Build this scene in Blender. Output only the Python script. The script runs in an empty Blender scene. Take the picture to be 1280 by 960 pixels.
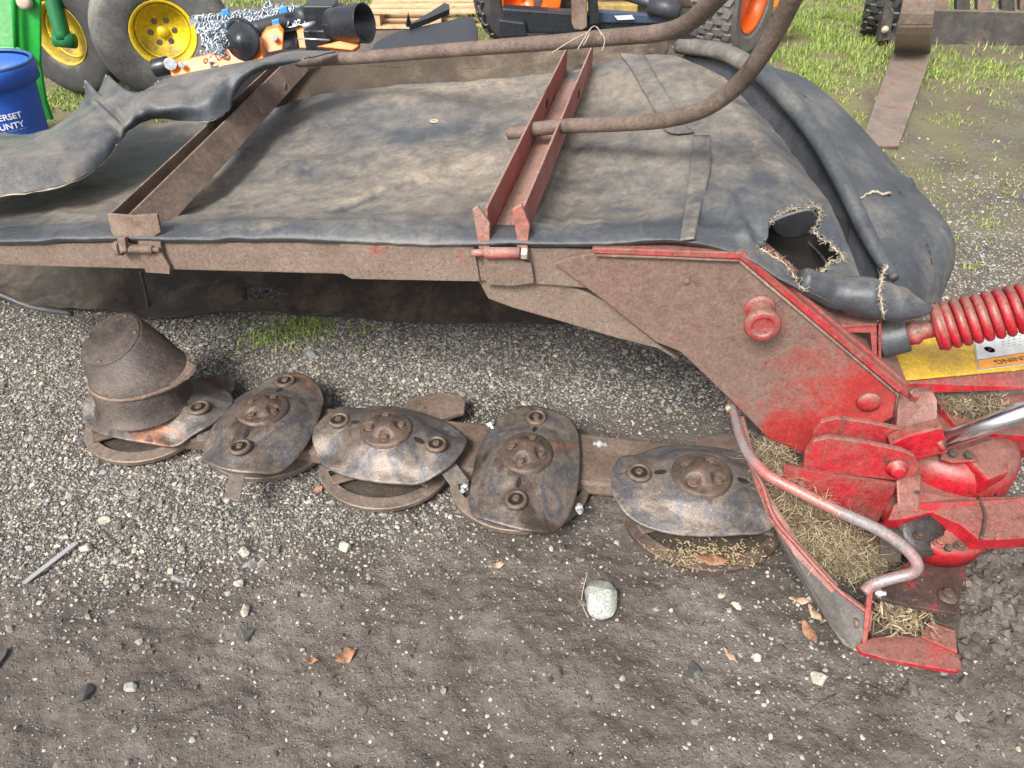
import bpy, math, random
import numpy as np
from mathutils import Vector, Matrix
random.seed(7); RNG = np.random.default_rng(11)

# ------------------------------------------------------------------ camera, sky, sun, exposure
scene = bpy.context.scene
PITCH = math.radians(38.0); CAM_H = 1.5; F = 961.0
cd = bpy.data.cameras.new('camera'); cam = bpy.data.objects.new('camera', cd)
scene.collection.objects.link(cam); scene.camera = cam
cam.location = (0, 0, CAM_H); cam.rotation_euler = (math.pi/2 - PITCH, 0, 0)
cd.sensor_width = 36; cd.lens = 36*F/1280; cd.clip_start = 0.02; cd.clip_end = 1500
SUN_EL = math.radians(46); SUN_AZ = math.radians(-150)      # azimuth measured from +Y towards +X
w = bpy.data.worlds.new('World'); scene.world = w; w.use_nodes = True
nt = w.node_tree; nt.nodes.clear()
wo = nt.nodes.new('ShaderNodeOutputWorld'); bg = nt.nodes.new('ShaderNodeBackground')
sky = nt.nodes.new('ShaderNodeTexSky'); sky.sky_type = 'NISHITA'; sky.sun_disc = False
sky.sun_elevation = SUN_EL; sky.sun_rotation = SUN_AZ; sky.dust_density = 5.0; sky.air_density = 1.0
hs = nt.nodes.new('ShaderNodeHueSaturation'); hs.inputs['Saturation'].default_value = 0.28
nt.links.new(sky.outputs[0], hs.inputs['Color']); nt.links.new(hs.outputs[0], bg.inputs[0])
bg.inputs[1].default_value = 0.12; nt.links.new(bg.outputs[0], wo.inputs[0])
sl = bpy.data.lights.new('sun', 'SUN'); sl.energy = 2.3; sl.angle = math.radians(16); sl.color = (1, .965, .91)
so = bpy.data.objects.new('sun', sl); scene.collection.objects.link(so)
sdir = Vector((math.sin(SUN_AZ)*math.cos(SUN_EL), math.cos(SUN_AZ)*math.cos(SUN_EL), math.sin(SUN_EL)))
so.rotation_euler = sdir.to_track_quat('Z', 'Y').to_euler()
so.location = (0, 0, 20)
scene.view_settings.view_transform = 'Standard'; scene.view_settings.look = 'None'
scene.view_settings.exposure = 0.92; scene.view_settings.gamma = 1

# ------------------------------------------------------------------ points from picture positions (on real planes)
SP, CP = math.sin(PITCH), math.cos(PITCH)
def ray(px, py):
    u = (px-640)/F; v = (py-480)/F
    return Vector((u, CP - v*SP, -SP - v*CP))
def Uz(px, py, z):                       # on the level plane at height z
    r = ray(px, py); k = (z-CAM_H)/r.z; return Vector((r.x*k, r.y*k, z))
def Uy(px, py, y):
    r = ray(px, py); k = y/r.y; return Vector((r.x*k, y, CAM_H+r.z*k))
def Uc(px, py, dep):
    r = ray(px, py); return Vector((r.x*dep, r.y*dep, CAM_H+r.z*dep))
NV = Vector((.1604, .98705, 0)); TV = Vector((.98705, -.1604, 0)); N0 = NV.y*1.511
def Ud(px, py, d):                       # on the vertical plane parallel to the cutter bar, d metres behind it
    r = ray(px, py); k = (N0+d)/r.dot(NV); return Vector((r.x*k, r.y*k, CAM_H+r.z*k))
def U(p):
    if isinstance(p, Vector): return p
    if len(p) == 3: return Ud(*p)
    return {'z': Uz, 'd': Ud, 'y': Uy, 'c': Uc}[p[2]](p[0], p[1], p[3])
def proj(P):                             # numpy Nx3 -> px, py
    P = np.asarray(P, float); y = P[:, 1]; z = P[:, 2]-CAM_H
    dep = y*CP - z*SP; up = y*SP + z*CP
    return 640+F*P[:, 0]/dep, 480-F*up/dep

# ------------------------------------------------------------------ noise
def hash2(ix, iy, s):
    n = (ix.astype(np.int64)*374761393 + iy.astype(np.int64)*668265263 + s*69069) & 0xffffffff
    n = ((n ^ (n >> 13))*1274126177) & 0xffffffff
    n = n ^ (n >> 16)
    return (n & 0xffff)/65535.0
def vnoise(x, y, s=0):
    x = np.asarray(x, float); y = np.asarray(y, float)
    ix = np.floor(x); iy = np.floor(y); fx = x-ix; fy = y-iy
    fx = fx*fx*(3-2*fx); fy = fy*fy*(3-2*fy)
    a = hash2(ix, iy, s); b = hash2(ix+1, iy, s); c = hash2(ix, iy+1, s); d = hash2(ix+1, iy+1, s)
    return (a*(1-fx)+b*fx)*(1-fy)+(c*(1-fx)+d*fx)*fy - .5
def fbm(x, y, o=4, s=0):
    r = 0; a = 1
    for i in range(o):
        r = r + a*vnoise(x*2**i, y*2**i, s+i*17); a *= .5
    return r

# ------------------------------------------------------------------ materials
MATS = {}
def nd(t, k, **kw):
    n = t.nodes.new(k)
    for a, v in kw.items():
        if a in n.inputs: n.inputs[a].default_value = v
        else: setattr(n, a, v)
    return n
def ramp(t, stops, mode='LINEAR'):
    r = t.nodes.new('ShaderNodeValToRGB'); r.color_ramp.interpolation = mode
    e = r.color_ramp.elements
    while len(e) > 1: e.remove(e[-1])
    e[0].position = stops[0][0]; e[0].color = (*stops[0][1], 1)
    for p, c in stops[1:]:
        k = e.new(p); k.color = (*c, 1)
    return r
def mix(t, fac, a, b, mode='MIX'):
    m = t.nodes.new('ShaderNodeMix'); m.data_type = 'RGBA'; m.blend_type = mode
    for s, v in ((m.inputs[0], fac), (m.inputs[6], a), (m.inputs[7], b)):
        if hasattr(v, 'links') or isinstance(v, bpy.types.NodeSocket): t.links.new(v, s)
        elif isinstance(v, tuple): s.default_value = (*v, 1)
        else: s.default_value = v
    return m.outputs[2]
def math_(t, op, a, b=0.0, clamp=False):
    m = t.nodes.new('ShaderNodeMath'); m.operation = op; m.use_clamp = clamp
    for s, v in ((m.inputs[0], a), (m.inputs[1], b)):
        if isinstance(v, bpy.types.NodeSocket): t.links.new(v, s)
        else: s.default_value = v
    return m.outputs[0]
def noise(t, vec, scale, detail=5, rough=.6, dist=0.0):
    n = t.nodes.new('ShaderNodeTexNoise'); n.inputs['Scale'].default_value = scale
    n.inputs['Detail'].default_value = detail; n.inputs['Roughness'].default_value = rough
    n.inputs['Distortion'].default_value = dist
    t.links.new(vec, n.inputs['Vector']); return n.outputs['Fac']
def newmat(name):
    m = bpy.data.materials.new(name); m.use_nodes = True; t = m.node_tree
    b = t.nodes['Principled BSDF']; MATS[name] = m
    return m, t, b
def objvec(t):
    tc = t.nodes.new('ShaderNodeTexCoord'); oi = t.nodes.new('ShaderNodeObjectInfo')
    s = t.nodes.new('ShaderNodeVectorMath'); s.operation = 'ADD'
    mu = math_(t, 'MULTIPLY', oi.outputs['Random'], 37.0)
    t.links.new(tc.outputs['Object'], s.inputs[0]); t.links.new(mu, s.inputs[1])
    return s.outputs[0]
def weathered(name, stops, scale=6, fine=60, rough=.7, metal=0.0, dust=None, dustamt=.5, dscale=9,
              spots=None, spotamt=.5, sscale=14, bump=.35, fineamt=.35, spec=.5, bscale=140, rvar=.15, speck=.65, chips=None, chipamt=.36, streak=None):
    m, t, b = newmat(name); v = objvec(t)
    n1 = noise(t, v, scale, 7, .62, .4)
    r = ramp(t, stops); t.links.new(n1, r.inputs[0]); col = r.outputs[0]
    if spots:
        n2 = noise(t, v, sscale, 6, .68, .6)
        f = ramp(t, [(1-spotamt-.06, (0, 0, 0)), (1-spotamt+.06, (1, 1, 1))]); t.links.new(n2, f.inputs[0])
        col = mix(t, f.outputs[0], col, spots)
    if dust:
        n3 = noise(t, v, dscale, 8, .7, .3)
        g = t.nodes.new('ShaderNodeNewGeometry'); sx = t.nodes.new('ShaderNodeSeparateXYZ')
        t.links.new(g.outputs['Normal'], sx.inputs[0])
        up = math_(t, 'MULTIPLY', sx.outputs[2], .35)
        s = math_(t, 'ADD', n3, up)
        f = ramp(t, [(.92-dustamt, (0, 0, 0)), (1.22-dustamt, (1, 1, 1))]); t.links.new(s, f.inputs[0])
        col = mix(t, math_(t, 'MULTIPLY', f.outputs[0], .85), col, dust)
    if streak:
        mp_ = t.nodes.new('ShaderNodeMapping'); mp_.inputs['Scale'].default_value = (28, 28, 4); t.links.new(v, mp_.inputs['Vector'])
        ns = noise(t, mp_.outputs[0], 1.0, 6, .7); fs_ = ramp(t, [(.56, (0, 0, 0)), (.70, (.75,)*3)]); t.links.new(ns, fs_.inputs[0]); col = mix(t, fs_.outputs[0], col, streak)
    if chips:
        nc = noise(t, v, 34, 9, .72, .3); fc = ramp(t, [(1-chipamt-.015, (0, 0, 0)), (1-chipamt+.015, (1, 1, 1))]); t.links.new(nc, fc.inputs[0]); col = mix(t, fc.outputs[0], col, chips)
    n4 = noise(t, v, fine, 5, .75)
    f4 = ramp(t, [(.25, (1-fineamt,)*3), (.75, (1+fineamt,)*3)]); t.links.new(n4, f4.inputs[0])
    col = mix(t, 1.0, col, f4.outputs[0], 'MULTIPLY')
    if speck:
        n5 = noise(t, v, 230, 3, .6); f5 = ramp(t, [(.30, (1-speck,)*3), (.42, (1, 1, 1)), (.60, (1, 1, 1)), (.72, (1+speck*1.3,)*3)]); t.links.new(n5, f5.inputs[0])
        col = mix(t, 1.0, col, f5.outputs[0], 'MULTIPLY')
    t.links.new(col, b.inputs['Base Color'])
    rr = math_(t, 'ADD', math_(t, 'MULTIPLY', math_(t, 'SUBTRACT', n4, .5), rvar*4), rough, True)
    t.links.new(rr, b.inputs['Roughness'])
    b.inputs['Metallic'].default_value = metal; b.inputs['Specular IOR Level'].default_value = spec
    if bump:
        nb = noise(t, v, bscale, 6, .7)
        h = math_(t, 'ADD', nb, math_(t, 'MULTIPLY', n4, .8))
        bp = nd(t, 'ShaderNodeBump'); bp.inputs['Strength'].default_value = bump; bp.inputs['Distance'].default_value = .003
        t.links.new(h, bp.inputs['Height']); t.links.new(bp.outputs[0], b.inputs['Normal'])
    return m
def plain(name, c, rough=.5, metal=0.0, spec=.5, var=.12, scale=30):
    return weathered(name, [(.3, tuple(x*(1-var) for x in c)), (.7, tuple(x*(1+var) for x in c))], scale=scale, rough=rough,
                     metal=metal, bump=.08, fineamt=.12, spec=spec, speck=0)

DUST = (.27, .21, .165)
def rubber_material():
    m, t, b = newmat('curtain_rubber'); v = objvec(t)
    at = t.nodes.new('ShaderNodeAttribute'); at.attribute_name = 'dust'
    n1 = noise(t, v, 5, 8, .66, .2); n2 = noise(t, v, 22, 7, .72, .25); n3 = noise(t, v, 90, 6, .78); n5 = noise(t, v, 420, 4, .7)
    base = ramp(t, [(.3, (.036, .041, .048)), (.5, (.068, .073, .079)), (.68, (.115, .116, .114))]); t.links.new(n1, base.inputs[0])
    d = math_(t, 'ADD', math_(t, 'ADD', math_(t, 'MULTIPLY', at.outputs['Fac'], .75), math_(t, 'MULTIPLY', math_(t, 'SUBTRACT', n1, .5), .8)), math_(t, 'MULTIPLY', math_(t, 'SUBTRACT', n2, .5), .5))
    f = ramp(t, [(.10, (0, 0, 0)), (.42, (.5,)*3), (.9, (.95,)*3)]); t.links.new(d, f.inputs[0])
    dust = ramp(t, [(.3, (.14, .118, .098)), (.6, (.285, .24, .185))]); t.links.new(n2, dust.inputs[0])
    c = mix(t, f.outputs[0], base.outputs[0], dust.outputs[0])
    g3 = ramp(t, [(.28, (.66,)*3), (.5, (1.0,)*3), (.72, (1.38,)*3)]); t.links.new(n3, g3.inputs[0]); c = mix(t, .9, c, g3.outputs[0], 'MULTIPLY')
    # specks of soil
    n4 = noise(t, v, 150, 3, .6); sp = ramp(t, [(.66, (0, 0, 0)), (.72, (1, 1, 1))]); t.links.new(n4, sp.inputs[0]); c = mix(t, math_(t, 'MULTIPLY', sp.outputs[0], .5), c, (.09, .062, .045))
    t.links.new(c, b.inputs['Base Color'])
    r = math_(t, 'ADD', math_(t, 'MULTIPLY', f.outputs[0], .4), math_(t, 'ADD', .40, math_(t, 'MULTIPLY', math_(t, 'SUBTRACT', n3, .5), .5))); t.links.new(r, b.inputs['Roughness'])
    wr = noise(t, v, 9, 4, .5, .5)
    b1 = nd(t, 'ShaderNodeBump'); b1.inputs['Strength'].default_value = .55; b1.inputs['Distance'].default_value = .02; t.links.new(wr, b1.inputs['Height'])
    b2 = nd(t, 'ShaderNodeBump'); b2.inputs['Strength'].default_value = .5; b2.inputs['Distance'].default_value = .002
    t.links.new(math_(t, 'ADD', n3, n5), b2.inputs['Height']); t.links.new(b1.outputs[0], b2.inputs['Normal']); t.links.new(b2.outputs[0], b.inputs['Normal'])
    return m
M_rubber = rubber_material()
M_flap = weathered('flap_rubber', [(.3, (.036, .043, .052)), (.7, (.075, .083, .092))], scale=4, fine=30,
    rough=.42, dust=(.22, .19, .16), dustamt=.24, dscale=7, bump=.35, fineamt=.2, bscale=420)
M_black = weathered('dark_rubber', [(.3, (.035, .038, .043)), (.7, (.07, .075, .085))], scale=7, fine=40,
    rough=.38, dust=(.2, .17, .14), dustamt=.2, bump=.3, fineamt=.25, bscale=380)
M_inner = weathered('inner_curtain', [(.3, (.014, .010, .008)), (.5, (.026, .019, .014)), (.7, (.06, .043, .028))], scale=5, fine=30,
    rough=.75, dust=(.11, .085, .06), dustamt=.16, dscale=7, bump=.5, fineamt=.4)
M_under = weathered('curtain_underside', [(.3, (.022, .016, .012)), (.5, (.05, .035, .024)), (.7, (.085, .062, .042))], scale=4, fine=30,
    rough=.85, dust=(.17, .135, .10), dustamt=.16, dscale=6, bump=.5, fineamt=.35)
M_beam = weathered('dusty_frame_paint', [(.35, (.135, .096, .074)), (.6, (.19, .14, .108)), (.75, (.22, .165, .13))], scale=6, fine=90,
    rough=.85, spots=(.30, .06, .045), spotamt=.34, sscale=11, bump=.5, fineamt=.32)
M_rust = weathered('rusty_steel', [(.3, (.10, .064, .049)), (.5, (.17, .118, .09)), (.7, (.24, .175, .135))], scale=9, fine=90,
    rough=.8, spots=(.17, .085, .055), spotamt=.36, sscale=20, bump=.55, fineamt=.35)
M_channel_red = weathered('faded_red_channel', [(.3, (.25, .06, .05)), (.5, (.33, .09, .075)), (.72, (.36, .16, .13))], scale=7, fine=80,
    rough=.7, dust=(.27, .18, .145), dustamt=.50, spots=(.18, .075, .055), spotamt=.36, bump=.35)
M_tube = weathered('brown_tube_steel', [(.3, (.085, .058, .045)), (.5, (.135, .098, .078)), (.7, (.19, .145, .115))], scale=14, fine=120,
    rough=.72, bump=.55, fineamt=.4)
M_red = weathered('worn_red_paint', [(.3, (.27, .012, .017)), (.55, (.40, .022, .03)), (.75, (.36, .06, .055))], scale=8, fine=70,
    rough=.5, chips=(.085, .05, .042), chipamt=.37, streak=(.16, .06, .05), dust=(.19, .115, .09), dustamt=.52, dscale=9, spots=(.14, .05, .04), spotamt=.36, sscale=22, bump=.3)
M_redclean = weathered('bright_red_paint', [(.3, (.33, .006, .015)), (.7, (.46, .014, .026))], scale=8, fine=60,
    rough=.4, chips=(.06, .04, .036), chipamt=.36, streak=(.13, .035, .03), dust=(.19, .11, .085), dustamt=.42, spots=(.07, .028, .024), spotamt=.36, sscale=26, bump=.25)
M_disc = weathered('worn_disc_steel', [(.28, (.04, .031, .028)), (.40, (.085, .064, .053)), (.47, (.175, .142, .118)), (.52, (.095, .092, .10)), (.58, (.20, .165, .135)), (.635, (.13, .10, .085)), (.65, (.27, .125, .08)), (.72, (.31, .165, .11)), (.74, (.09, .065, .055))],
    scale=4.2, fine=60, rough=.42, metal=.35, spots=(.125, .125, .14), spotamt=.30, sscale=5, bump=.5, fineamt=.35, spec=.5)
M_hub = weathered('dark_hub_steel', [(.3, (.05, .036, .03)), (.5, (.10, .072, .058)), (.7, (.17, .11, .085))], scale=16, fine=90,
    rough=.5, metal=.3, bump=.5)
M_bolt = weathered('rusty_bolt', [(.3, (.085, .055, .040)), (.7, (.19, .135, .10))], scale=30, fine=150, rough=.6, metal=.3, bump=.4)
M_zinc = plain('zinc_bolt', (.62, .65, .66), .3, .7)
M_chrome, _t, _b = newmat('chrome_rod'); _b.inputs['Base Color'].default_value = (.8, .82, .86, 1); _b.inputs['Metallic'].default_value = 1; _b.inputs['Roughness'].default_value = .22
M_blade = weathered('blade_steel', [(.3, (.20, .21, .22)), (.7, (.30, .31, .32))], scale=12, rough=.45, metal=.5, dust=(.25, .2, .16), dustamt=.35)
M_bar = weathered('cutterbar_steel', [(.3, (.09, .062, .045)), (.5, (.155, .11, .085)), (.7, (.21, .155, .12))], scale=9, fine=70,
    rough=.72, metal=.1, bump=.6, fineamt=.4)
M_dirtdark = weathered('caked_dirt', [(.3, (.035, .026, .02)), (.7, (.09, .068, .052))], scale=20, fine=90, rough=.9, bump=.9, fineamt=.5)
M_fray = plain('frayed_fibre', (.42, .36, .27), .9)
M_dull = weathered('shoe_steel', [(.3, (.13, .098, .078)), (.7, (.23, .18, .145))], scale=9, rough=.5, metal=.4, bump=.3)
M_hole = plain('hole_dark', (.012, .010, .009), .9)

# ------------------------------------------------------------------ object helpers
ORG = {}
def setp(o, label=None, cat=None, group=None, kind=None):
    if label: o['label'] = label
    if cat: o['category'] = cat
    if group: o['group'] = group
    if kind: o['kind'] = kind
    return o
def thing(name, loc, label, cat, group=None):
    o = bpy.data.objects.new(name, None); scene.collection.objects.link(o); o.empty_display_size = .1
    o.location = loc; ORG[o.name] = Vector(loc); return setp(o, label, cat, group)
def mobj(name, verts, faces, mat, parent=None, smooth=False, bevel=0, sub=0, solid=0, origin=None):
    V = np.asarray([tuple(v) for v in verts] if not isinstance(verts, np.ndarray) else verts, float)
    c = Vector(V.mean(0)) if origin is None else Vector(origin)
    if parent is None: c.z = V[:, 2].min() if origin is None else c.z
    me = bpy.data.meshes.new(name); V = V-np.array(c)
    me.from_pydata(V.tolist(), [], [tuple(int(i) for i in f) for f in faces]); me.update()
    if smooth: me.polygons.foreach_set('use_smooth', [True]*len(me.polygons))
    if isinstance(mat, (list, tuple)):
        for k in mat: me.materials.append(k)
    else: me.materials.append(mat)
    o = bpy.data.objects.new(name, me); scene.collection.objects.link(o)
    ORG[o.name] = c
    if parent is not None:
        o.parent = parent; o.location = c-ORG[parent.name]
    else: o.location = c
    import bmesh
    bm = bmesh.new(); bm.from_mesh(me); bmesh.ops.recalc_face_normals(bm, faces=bm.faces[:]); bm.to_mesh(me); bm.free()
    if solid:
        s = o.modifiers.new('s', 'SOLIDIFY'); s.thickness = solid; s.offset = -1
    if bevel:
        s = o.modifiers.new('b', 'BEVEL'); s.width = bevel; s.segments = 2; s.limit_method = 'ANGLE'; s.angle_limit = math.radians(35)
    if sub:
        s = o.modifiers.new('u', 'SUBSURF'); s.levels = sub; s.render_levels = sub
    return o
class MB:
    def __init__(s): s.v = []; s.f = []
    def add(s, vs, fs):
        n = len(s.v); s.v += [tuple(v) for v in vs]; s.f += [tuple(i+n for i in f) for f in fs]; return s
    def prism(s, pts, off):
        pts = [Vector(p) for p in pts]; n = len(pts); off = Vector(off)
        return s.add(pts+[p+off for p in pts], [tuple(range(n)), tuple(range(2*n-1, n-1, -1))]+[(i, (i+1) % n, n+(i+1) % n, n+i) for i in range(n)])
    def box(s, c, ax, ay, az):       # half-axis vectors
        c = Vector(c); ax = Vector(ax); ay = Vector(ay); az = Vector(az)
        vs = [c+i*ax+j*ay+k*az for k in (-1, 1) for j in (-1, 1) for i in (-1, 1)]
        return s.add(vs, [(0, 2, 3, 1), (4, 5, 7, 6), (0, 1, 5, 4), (2, 6, 7, 3), (0, 4, 6, 2), (1, 3, 7, 5)])
    def lathe(s, c, axis, prof, seg=32, a0=0, a1=2*math.pi):
        c = Vector(c); z = Vector(axis).normalized(); x = z.orthogonal().normalized(); y = z.cross(x)
        full = abs(a1-a0-2*math.pi) < 1e-6; n = seg if full else seg+1
        vs = []; fs = []
        for r, h in prof:
            for i in range(n):
                a = a0+(a1-a0)*i/seg; vs.append(c+z*h+(x*math.cos(a)+y*math.sin(a))*r)
        for k in range(len(prof)-1):
            for i in range(seg):
                j = (i+1) % n
                fs.append((k*n+i, k*n+j, (k+1)*n+j, (k+1)*n+i))
        if full and prof[0][0] > 1e-5: fs.append(tuple(range(n-1, -1, -1)))
        if full and prof[-1][0] > 1e-5: fs.append(tuple((len(prof)-1)*n+i for i in range(n)))
        return s.add(vs, fs)
    def cyl(s, p0, p1, r, seg=20, r1=None):
        p0 = Vector(p0); p1 = Vector(p1); r1 = r if r1 is None else r1
        return s.lathe(p0, p1-p0, [(r, 0), (r1, (p1-p0).length)], seg)
    def tube(s, pts, r, seg=12, smooth=6, cap=True, jitter=0):
        P = [Vector(p) for p in pts]
        R = list(r) if hasattr(r, '__len__') else [r]*len(P)
        if smooth > 1 and len(P) > 2: P, R = catmull(P, R, smooth)
        n = len(P); vs = []; fs = []
        T = (P[1]-P[0]).normalized(); x = T.orthogonal().normalized()
        for i in range(n):
            T = (P[min(i+1, n-1)]-P[max(i-1, 0)]).normalized()
            x = (x-T*x.dot(T)).normalized(); y = T.cross(x)
            for j in range(seg):
                a = 2*math.pi*j/seg; rr = R[i]*(1+(random.uniform(-jitter, jitter) if jitter else 0))
                vs.append(P[i]+(x*math.cos(a)+y*math.sin(a))*rr)
        for i in range(n-1):
            for j in range(seg):
                k = (j+1) % seg; fs.append((i*seg+j, i*seg+k, (i+1)*seg+k, (i+1)*seg+j))
        if cap: fs += [tuple(range(seg-1, -1, -1)), tuple((n-1)*seg+j for j in range(seg))]
        return s.add(vs, fs)
    def hexnut(s, c, axis, r, h, hole=0):
        return s.lathe(c, axis, [(r, 0), (r, h*.85), (r*.85, h)], 6)
    def build(s, name, mat, parent=None, **kw): return mobj(name, s.v, s.f, mat, parent, **kw)
def catmull(P, R, k):
    out = []; ro = []
    n = len(P)
    for i in range(n-1):
        p0 = P[max(i-1, 0)]; p1 = P[i]; p2 = P[i+1]; p3 = P[min(i+2, n-1)]
        for j in range(k):
            t = j/k
            out.append(.5*((2*p1)+(p2-p0)*t+(2*p0-5*p1+4*p2-p3)*t*t+(3*p1-p0-3*p2+p3)*t**3)); ro.append(R[i]*(1-t)+R[i+1]*t)
    out.append(P[-1]); ro.append(R[-1]); return out, ro
def crv(A, k):                           # catmull along axis 0 of numpy array
    n = A.shape[0]; out = []
    for i in range(n-1):
        p0 = A[max(i-1, 0)]; p1 = A[i]; p2 = A[i+1]; p3 = A[min(i+2, n-1)]
        for j in range(k):
            t = j/k; out.append(.5*((2*p1)+(p2-p0)*t+(2*p0-5*p1+4*p2-p3)*t*t+(3*p1-p0-3*p2+p3)*t**3))
    out.append(A[-1]); return np.array(out)
def patch(name, net, mat, parent, ku=20, kv=16, amp=.004, nscale=9, holes=(), solid=.006, hook=None, rag=0, seed=0):
    A = np.array([[tuple(U(p)) for p in col] for col in net])
    G = crv(A, ku); G = np.swapaxes(crv(np.swapaxes(G, 0, 1), kv), 0, 1)
    nu, nv = G.shape[:2]
    x, y = G[..., 0], G[..., 1]
    G[..., 2] += amp*fbm(x*nscale, y*nscale, 4, seed)+amp*.5*fbm(x*nscale*4, y*nscale*4, 3, seed+5)
    if hook: hook(G)
    V = G.reshape(-1, 3); px, py = proj(V)
    keep = np.ones(len(V), bool)
    for h in holes:
        inside = inpoly(px+rag*fbm(x.ravel()*60, y.ravel()*60, 3, 3)*2, py+rag*fbm(x.ravel()*60, y.ravel()*60, 3, 9)*2, h)
        keep &= ~inside
    F_ = []
    for i in range(nu-1):
        for j in range(nv-1):
            q = (i*nv+j, (i+1)*nv+j, (i+1)*nv+j+1, i*nv+j+1)
            if all(keep[k] for k in q): F_.append(q)
    used = sorted({k for q in F_ for k in q}); mp = {k: i for i, k in enumerate(used)}
    o = mobj(name, V[used], [tuple(mp[k] for k in q) for q in F_], mat, parent, smooth=True, solid=solid)
    # normals upward
    return o, G
def inpoly(px, py, poly):
    ins = np.zeros(len(px), bool); n = len(poly)
    for i in range(n):
        x1, y1 = poly[i]; x2, y2 = poly[(i+1) % n]
        c = ((y1 > py) != (y2 > py)) & (px < (x2-x1)*(py-y1)/((y2-y1) or 1e-9)+x1); ins ^= c
    return ins
def dust_on(o, blobs, base=.25, lines=()):
    V = np.array([tuple(v.co) for v in o.data.vertices])+np.array(ORG[o.name]); px, py = proj(V); d = np.full(len(V), base)
    for cx, cy, sx, sy, a in blobs: d += a*np.exp(-((px-cx)/sx)**2-((py-cy)/sy)**2)
    for x1, y1, x2, y2, w_, a in lines:
        dx, dy = x2-x1, y2-y1; L = math.hypot(dx, dy); t = ((px-x1)*dx+(py-y1)*dy)/L/L; q = (-(px-x1)*dy+(py-y1)*dx)/L+6*fbm(t*5+x1, t*0+y1, 3, 2)
        d += a*np.exp(-(q/w_)**2)*np.clip(1-np.abs(2*t-1)**4, 0, 1)*(np.abs(t-.5) < .5)
    at = o.data.attributes.new('dust', 'FLOAT', 'POINT'); at.data.foreach_set('value', np.clip(d, -.3, 1.3).astype(np.float32))
def plate(name, outline, d, th, mat, parent, bevel=.002, label=None, **kw):
    """steel plate standing in the plane d behind the cutter bar, th thick (towards the rear)"""
    o = MB().prism([Ud(x, y, d) for x, y in outline], NV*th).build(name, mat, parent, bevel=bevel, **kw)
    return o
def copyobj(o, parent, loc=None, rot=None):
    c = o.copy(); scene.collection.objects.link(c); c.parent = parent
    if loc is not None: c.location = loc
    if rot is not None: c.rotation_euler = rot
    return c
# ------------------------------------------------------------------ the setting: ground
def gauss(px, py, cx, cy, sx, sy, w): return w*np.exp(-((px-cx)/sx)**2-((py-cy)/sy)**2)
def gravel_density(px, py):
    d = gauss(px, py, 120, 520, 330, 120, 1.0)+gauss(px, py, 500, 440, 420, 70, 1.0)+gauss(px, py, 170, 665, 190, 75, .85)
    d += gauss(px, py, 800, 470, 220, 50, .7)+gauss(px, py, 450, 640, 200, 50, .55)+.07
    d += gauss(px, py, 1010, 810, 120, 120, .16)+gauss(px, py, 1190, 330, 160, 160, .2)+gauss(px, py, 1270, 570, 60, 50, .8)
    d += gauss(px, py, 1230, 170, 80, 60, .2)+gauss(px, py, 1240, 340, 80, 60, .3)+gauss(px, py, 20, 640, 120, 70, .5)
    return np.clip(d, 0, 1)
def ground_h(x, y):
    x = np.asarray(x, float); y = np.asarray(y, float)
    near = np.clip((3.2-y)/1.5, 0, 1)
    mud = np.clip((1.55-y)/.35, 0, 1)
    h = .020*fbm(x*2.2, y*2.2, 3, 1)+near*(.009*fbm(x*14, y*14, 3, 2)+.0045*fbm(x*50, y*50, 3, 3))
    r = 1-np.abs(2*vnoise(x*7+1.5*fbm(x*3, y*3, 2, 8), y*11, 5))
    h = h+mud*(.006*(r-.5)+.007*fbm(x*22, y*30, 3, 6))
    # mud pushed up around the inner shoe
    h = h+.028*np.exp(-((x-1.10)/.14)**2-((y-1.12)/.13)**2)*(1+1.5*fbm(x*25, y*25, 3, 4))
    return h-.008
def axis(lo, hi, step, far, g=1.22):
    a = list(np.arange(lo, hi, step)); s = step; v = a[-1]
    up = []
    while v < far: s = min(s*g, 30); v += s; up.append(v)
    s = step; v = a[0]; dn = []
    while v > -far: s = min(s*g, 30); v -= s; dn.append(v)
    return np.array(dn[::-1]+a+up)
gx = axis(-1.45, 1.6, .0068, 400); gy = axis(.55, 2.5, .0062, 400)
GX, GY = np.meshgrid(gx, gy, indexing='ij'); GZ = ground_h(GX, GY)
nx, ny = GX.shape
idx = np.arange(nx*ny).reshape(nx, ny)
Fq = np.stack([idx[:-1, :-1], idx[1:, :-1], idx[1:, 1:], idx[:-1, 1:]], -1).reshape(-1, 4)
def bigmesh(name, V, Fc, mats, smooth=True):
    k = Fc.shape[1]; me = bpy.data.meshes.new(name)
    me.vertices.add(len(V)); me.vertices.foreach_set('co', V.astype(np.float32).ravel())
    me.loops.add(Fc.size); me.loops.foreach_set('vertex_index', Fc.astype(np.int32).ravel())
    me.polygons.add(len(Fc)); me.polygons.foreach_set('loop_start', np.arange(0, Fc.size, k, dtype=np.int32))
    me.polygons.foreach_set('loop_total', np.full(len(Fc), k, np.int32))
    me.polygons.foreach_set('use_smooth', np.full(len(Fc), smooth))
    me.update(calc_edges=True); me.validate()
    for m in mats: me.materials.append(m)
    o = bpy.data.objects.new(name, me); scene.collection.objects.link(o); return o
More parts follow.
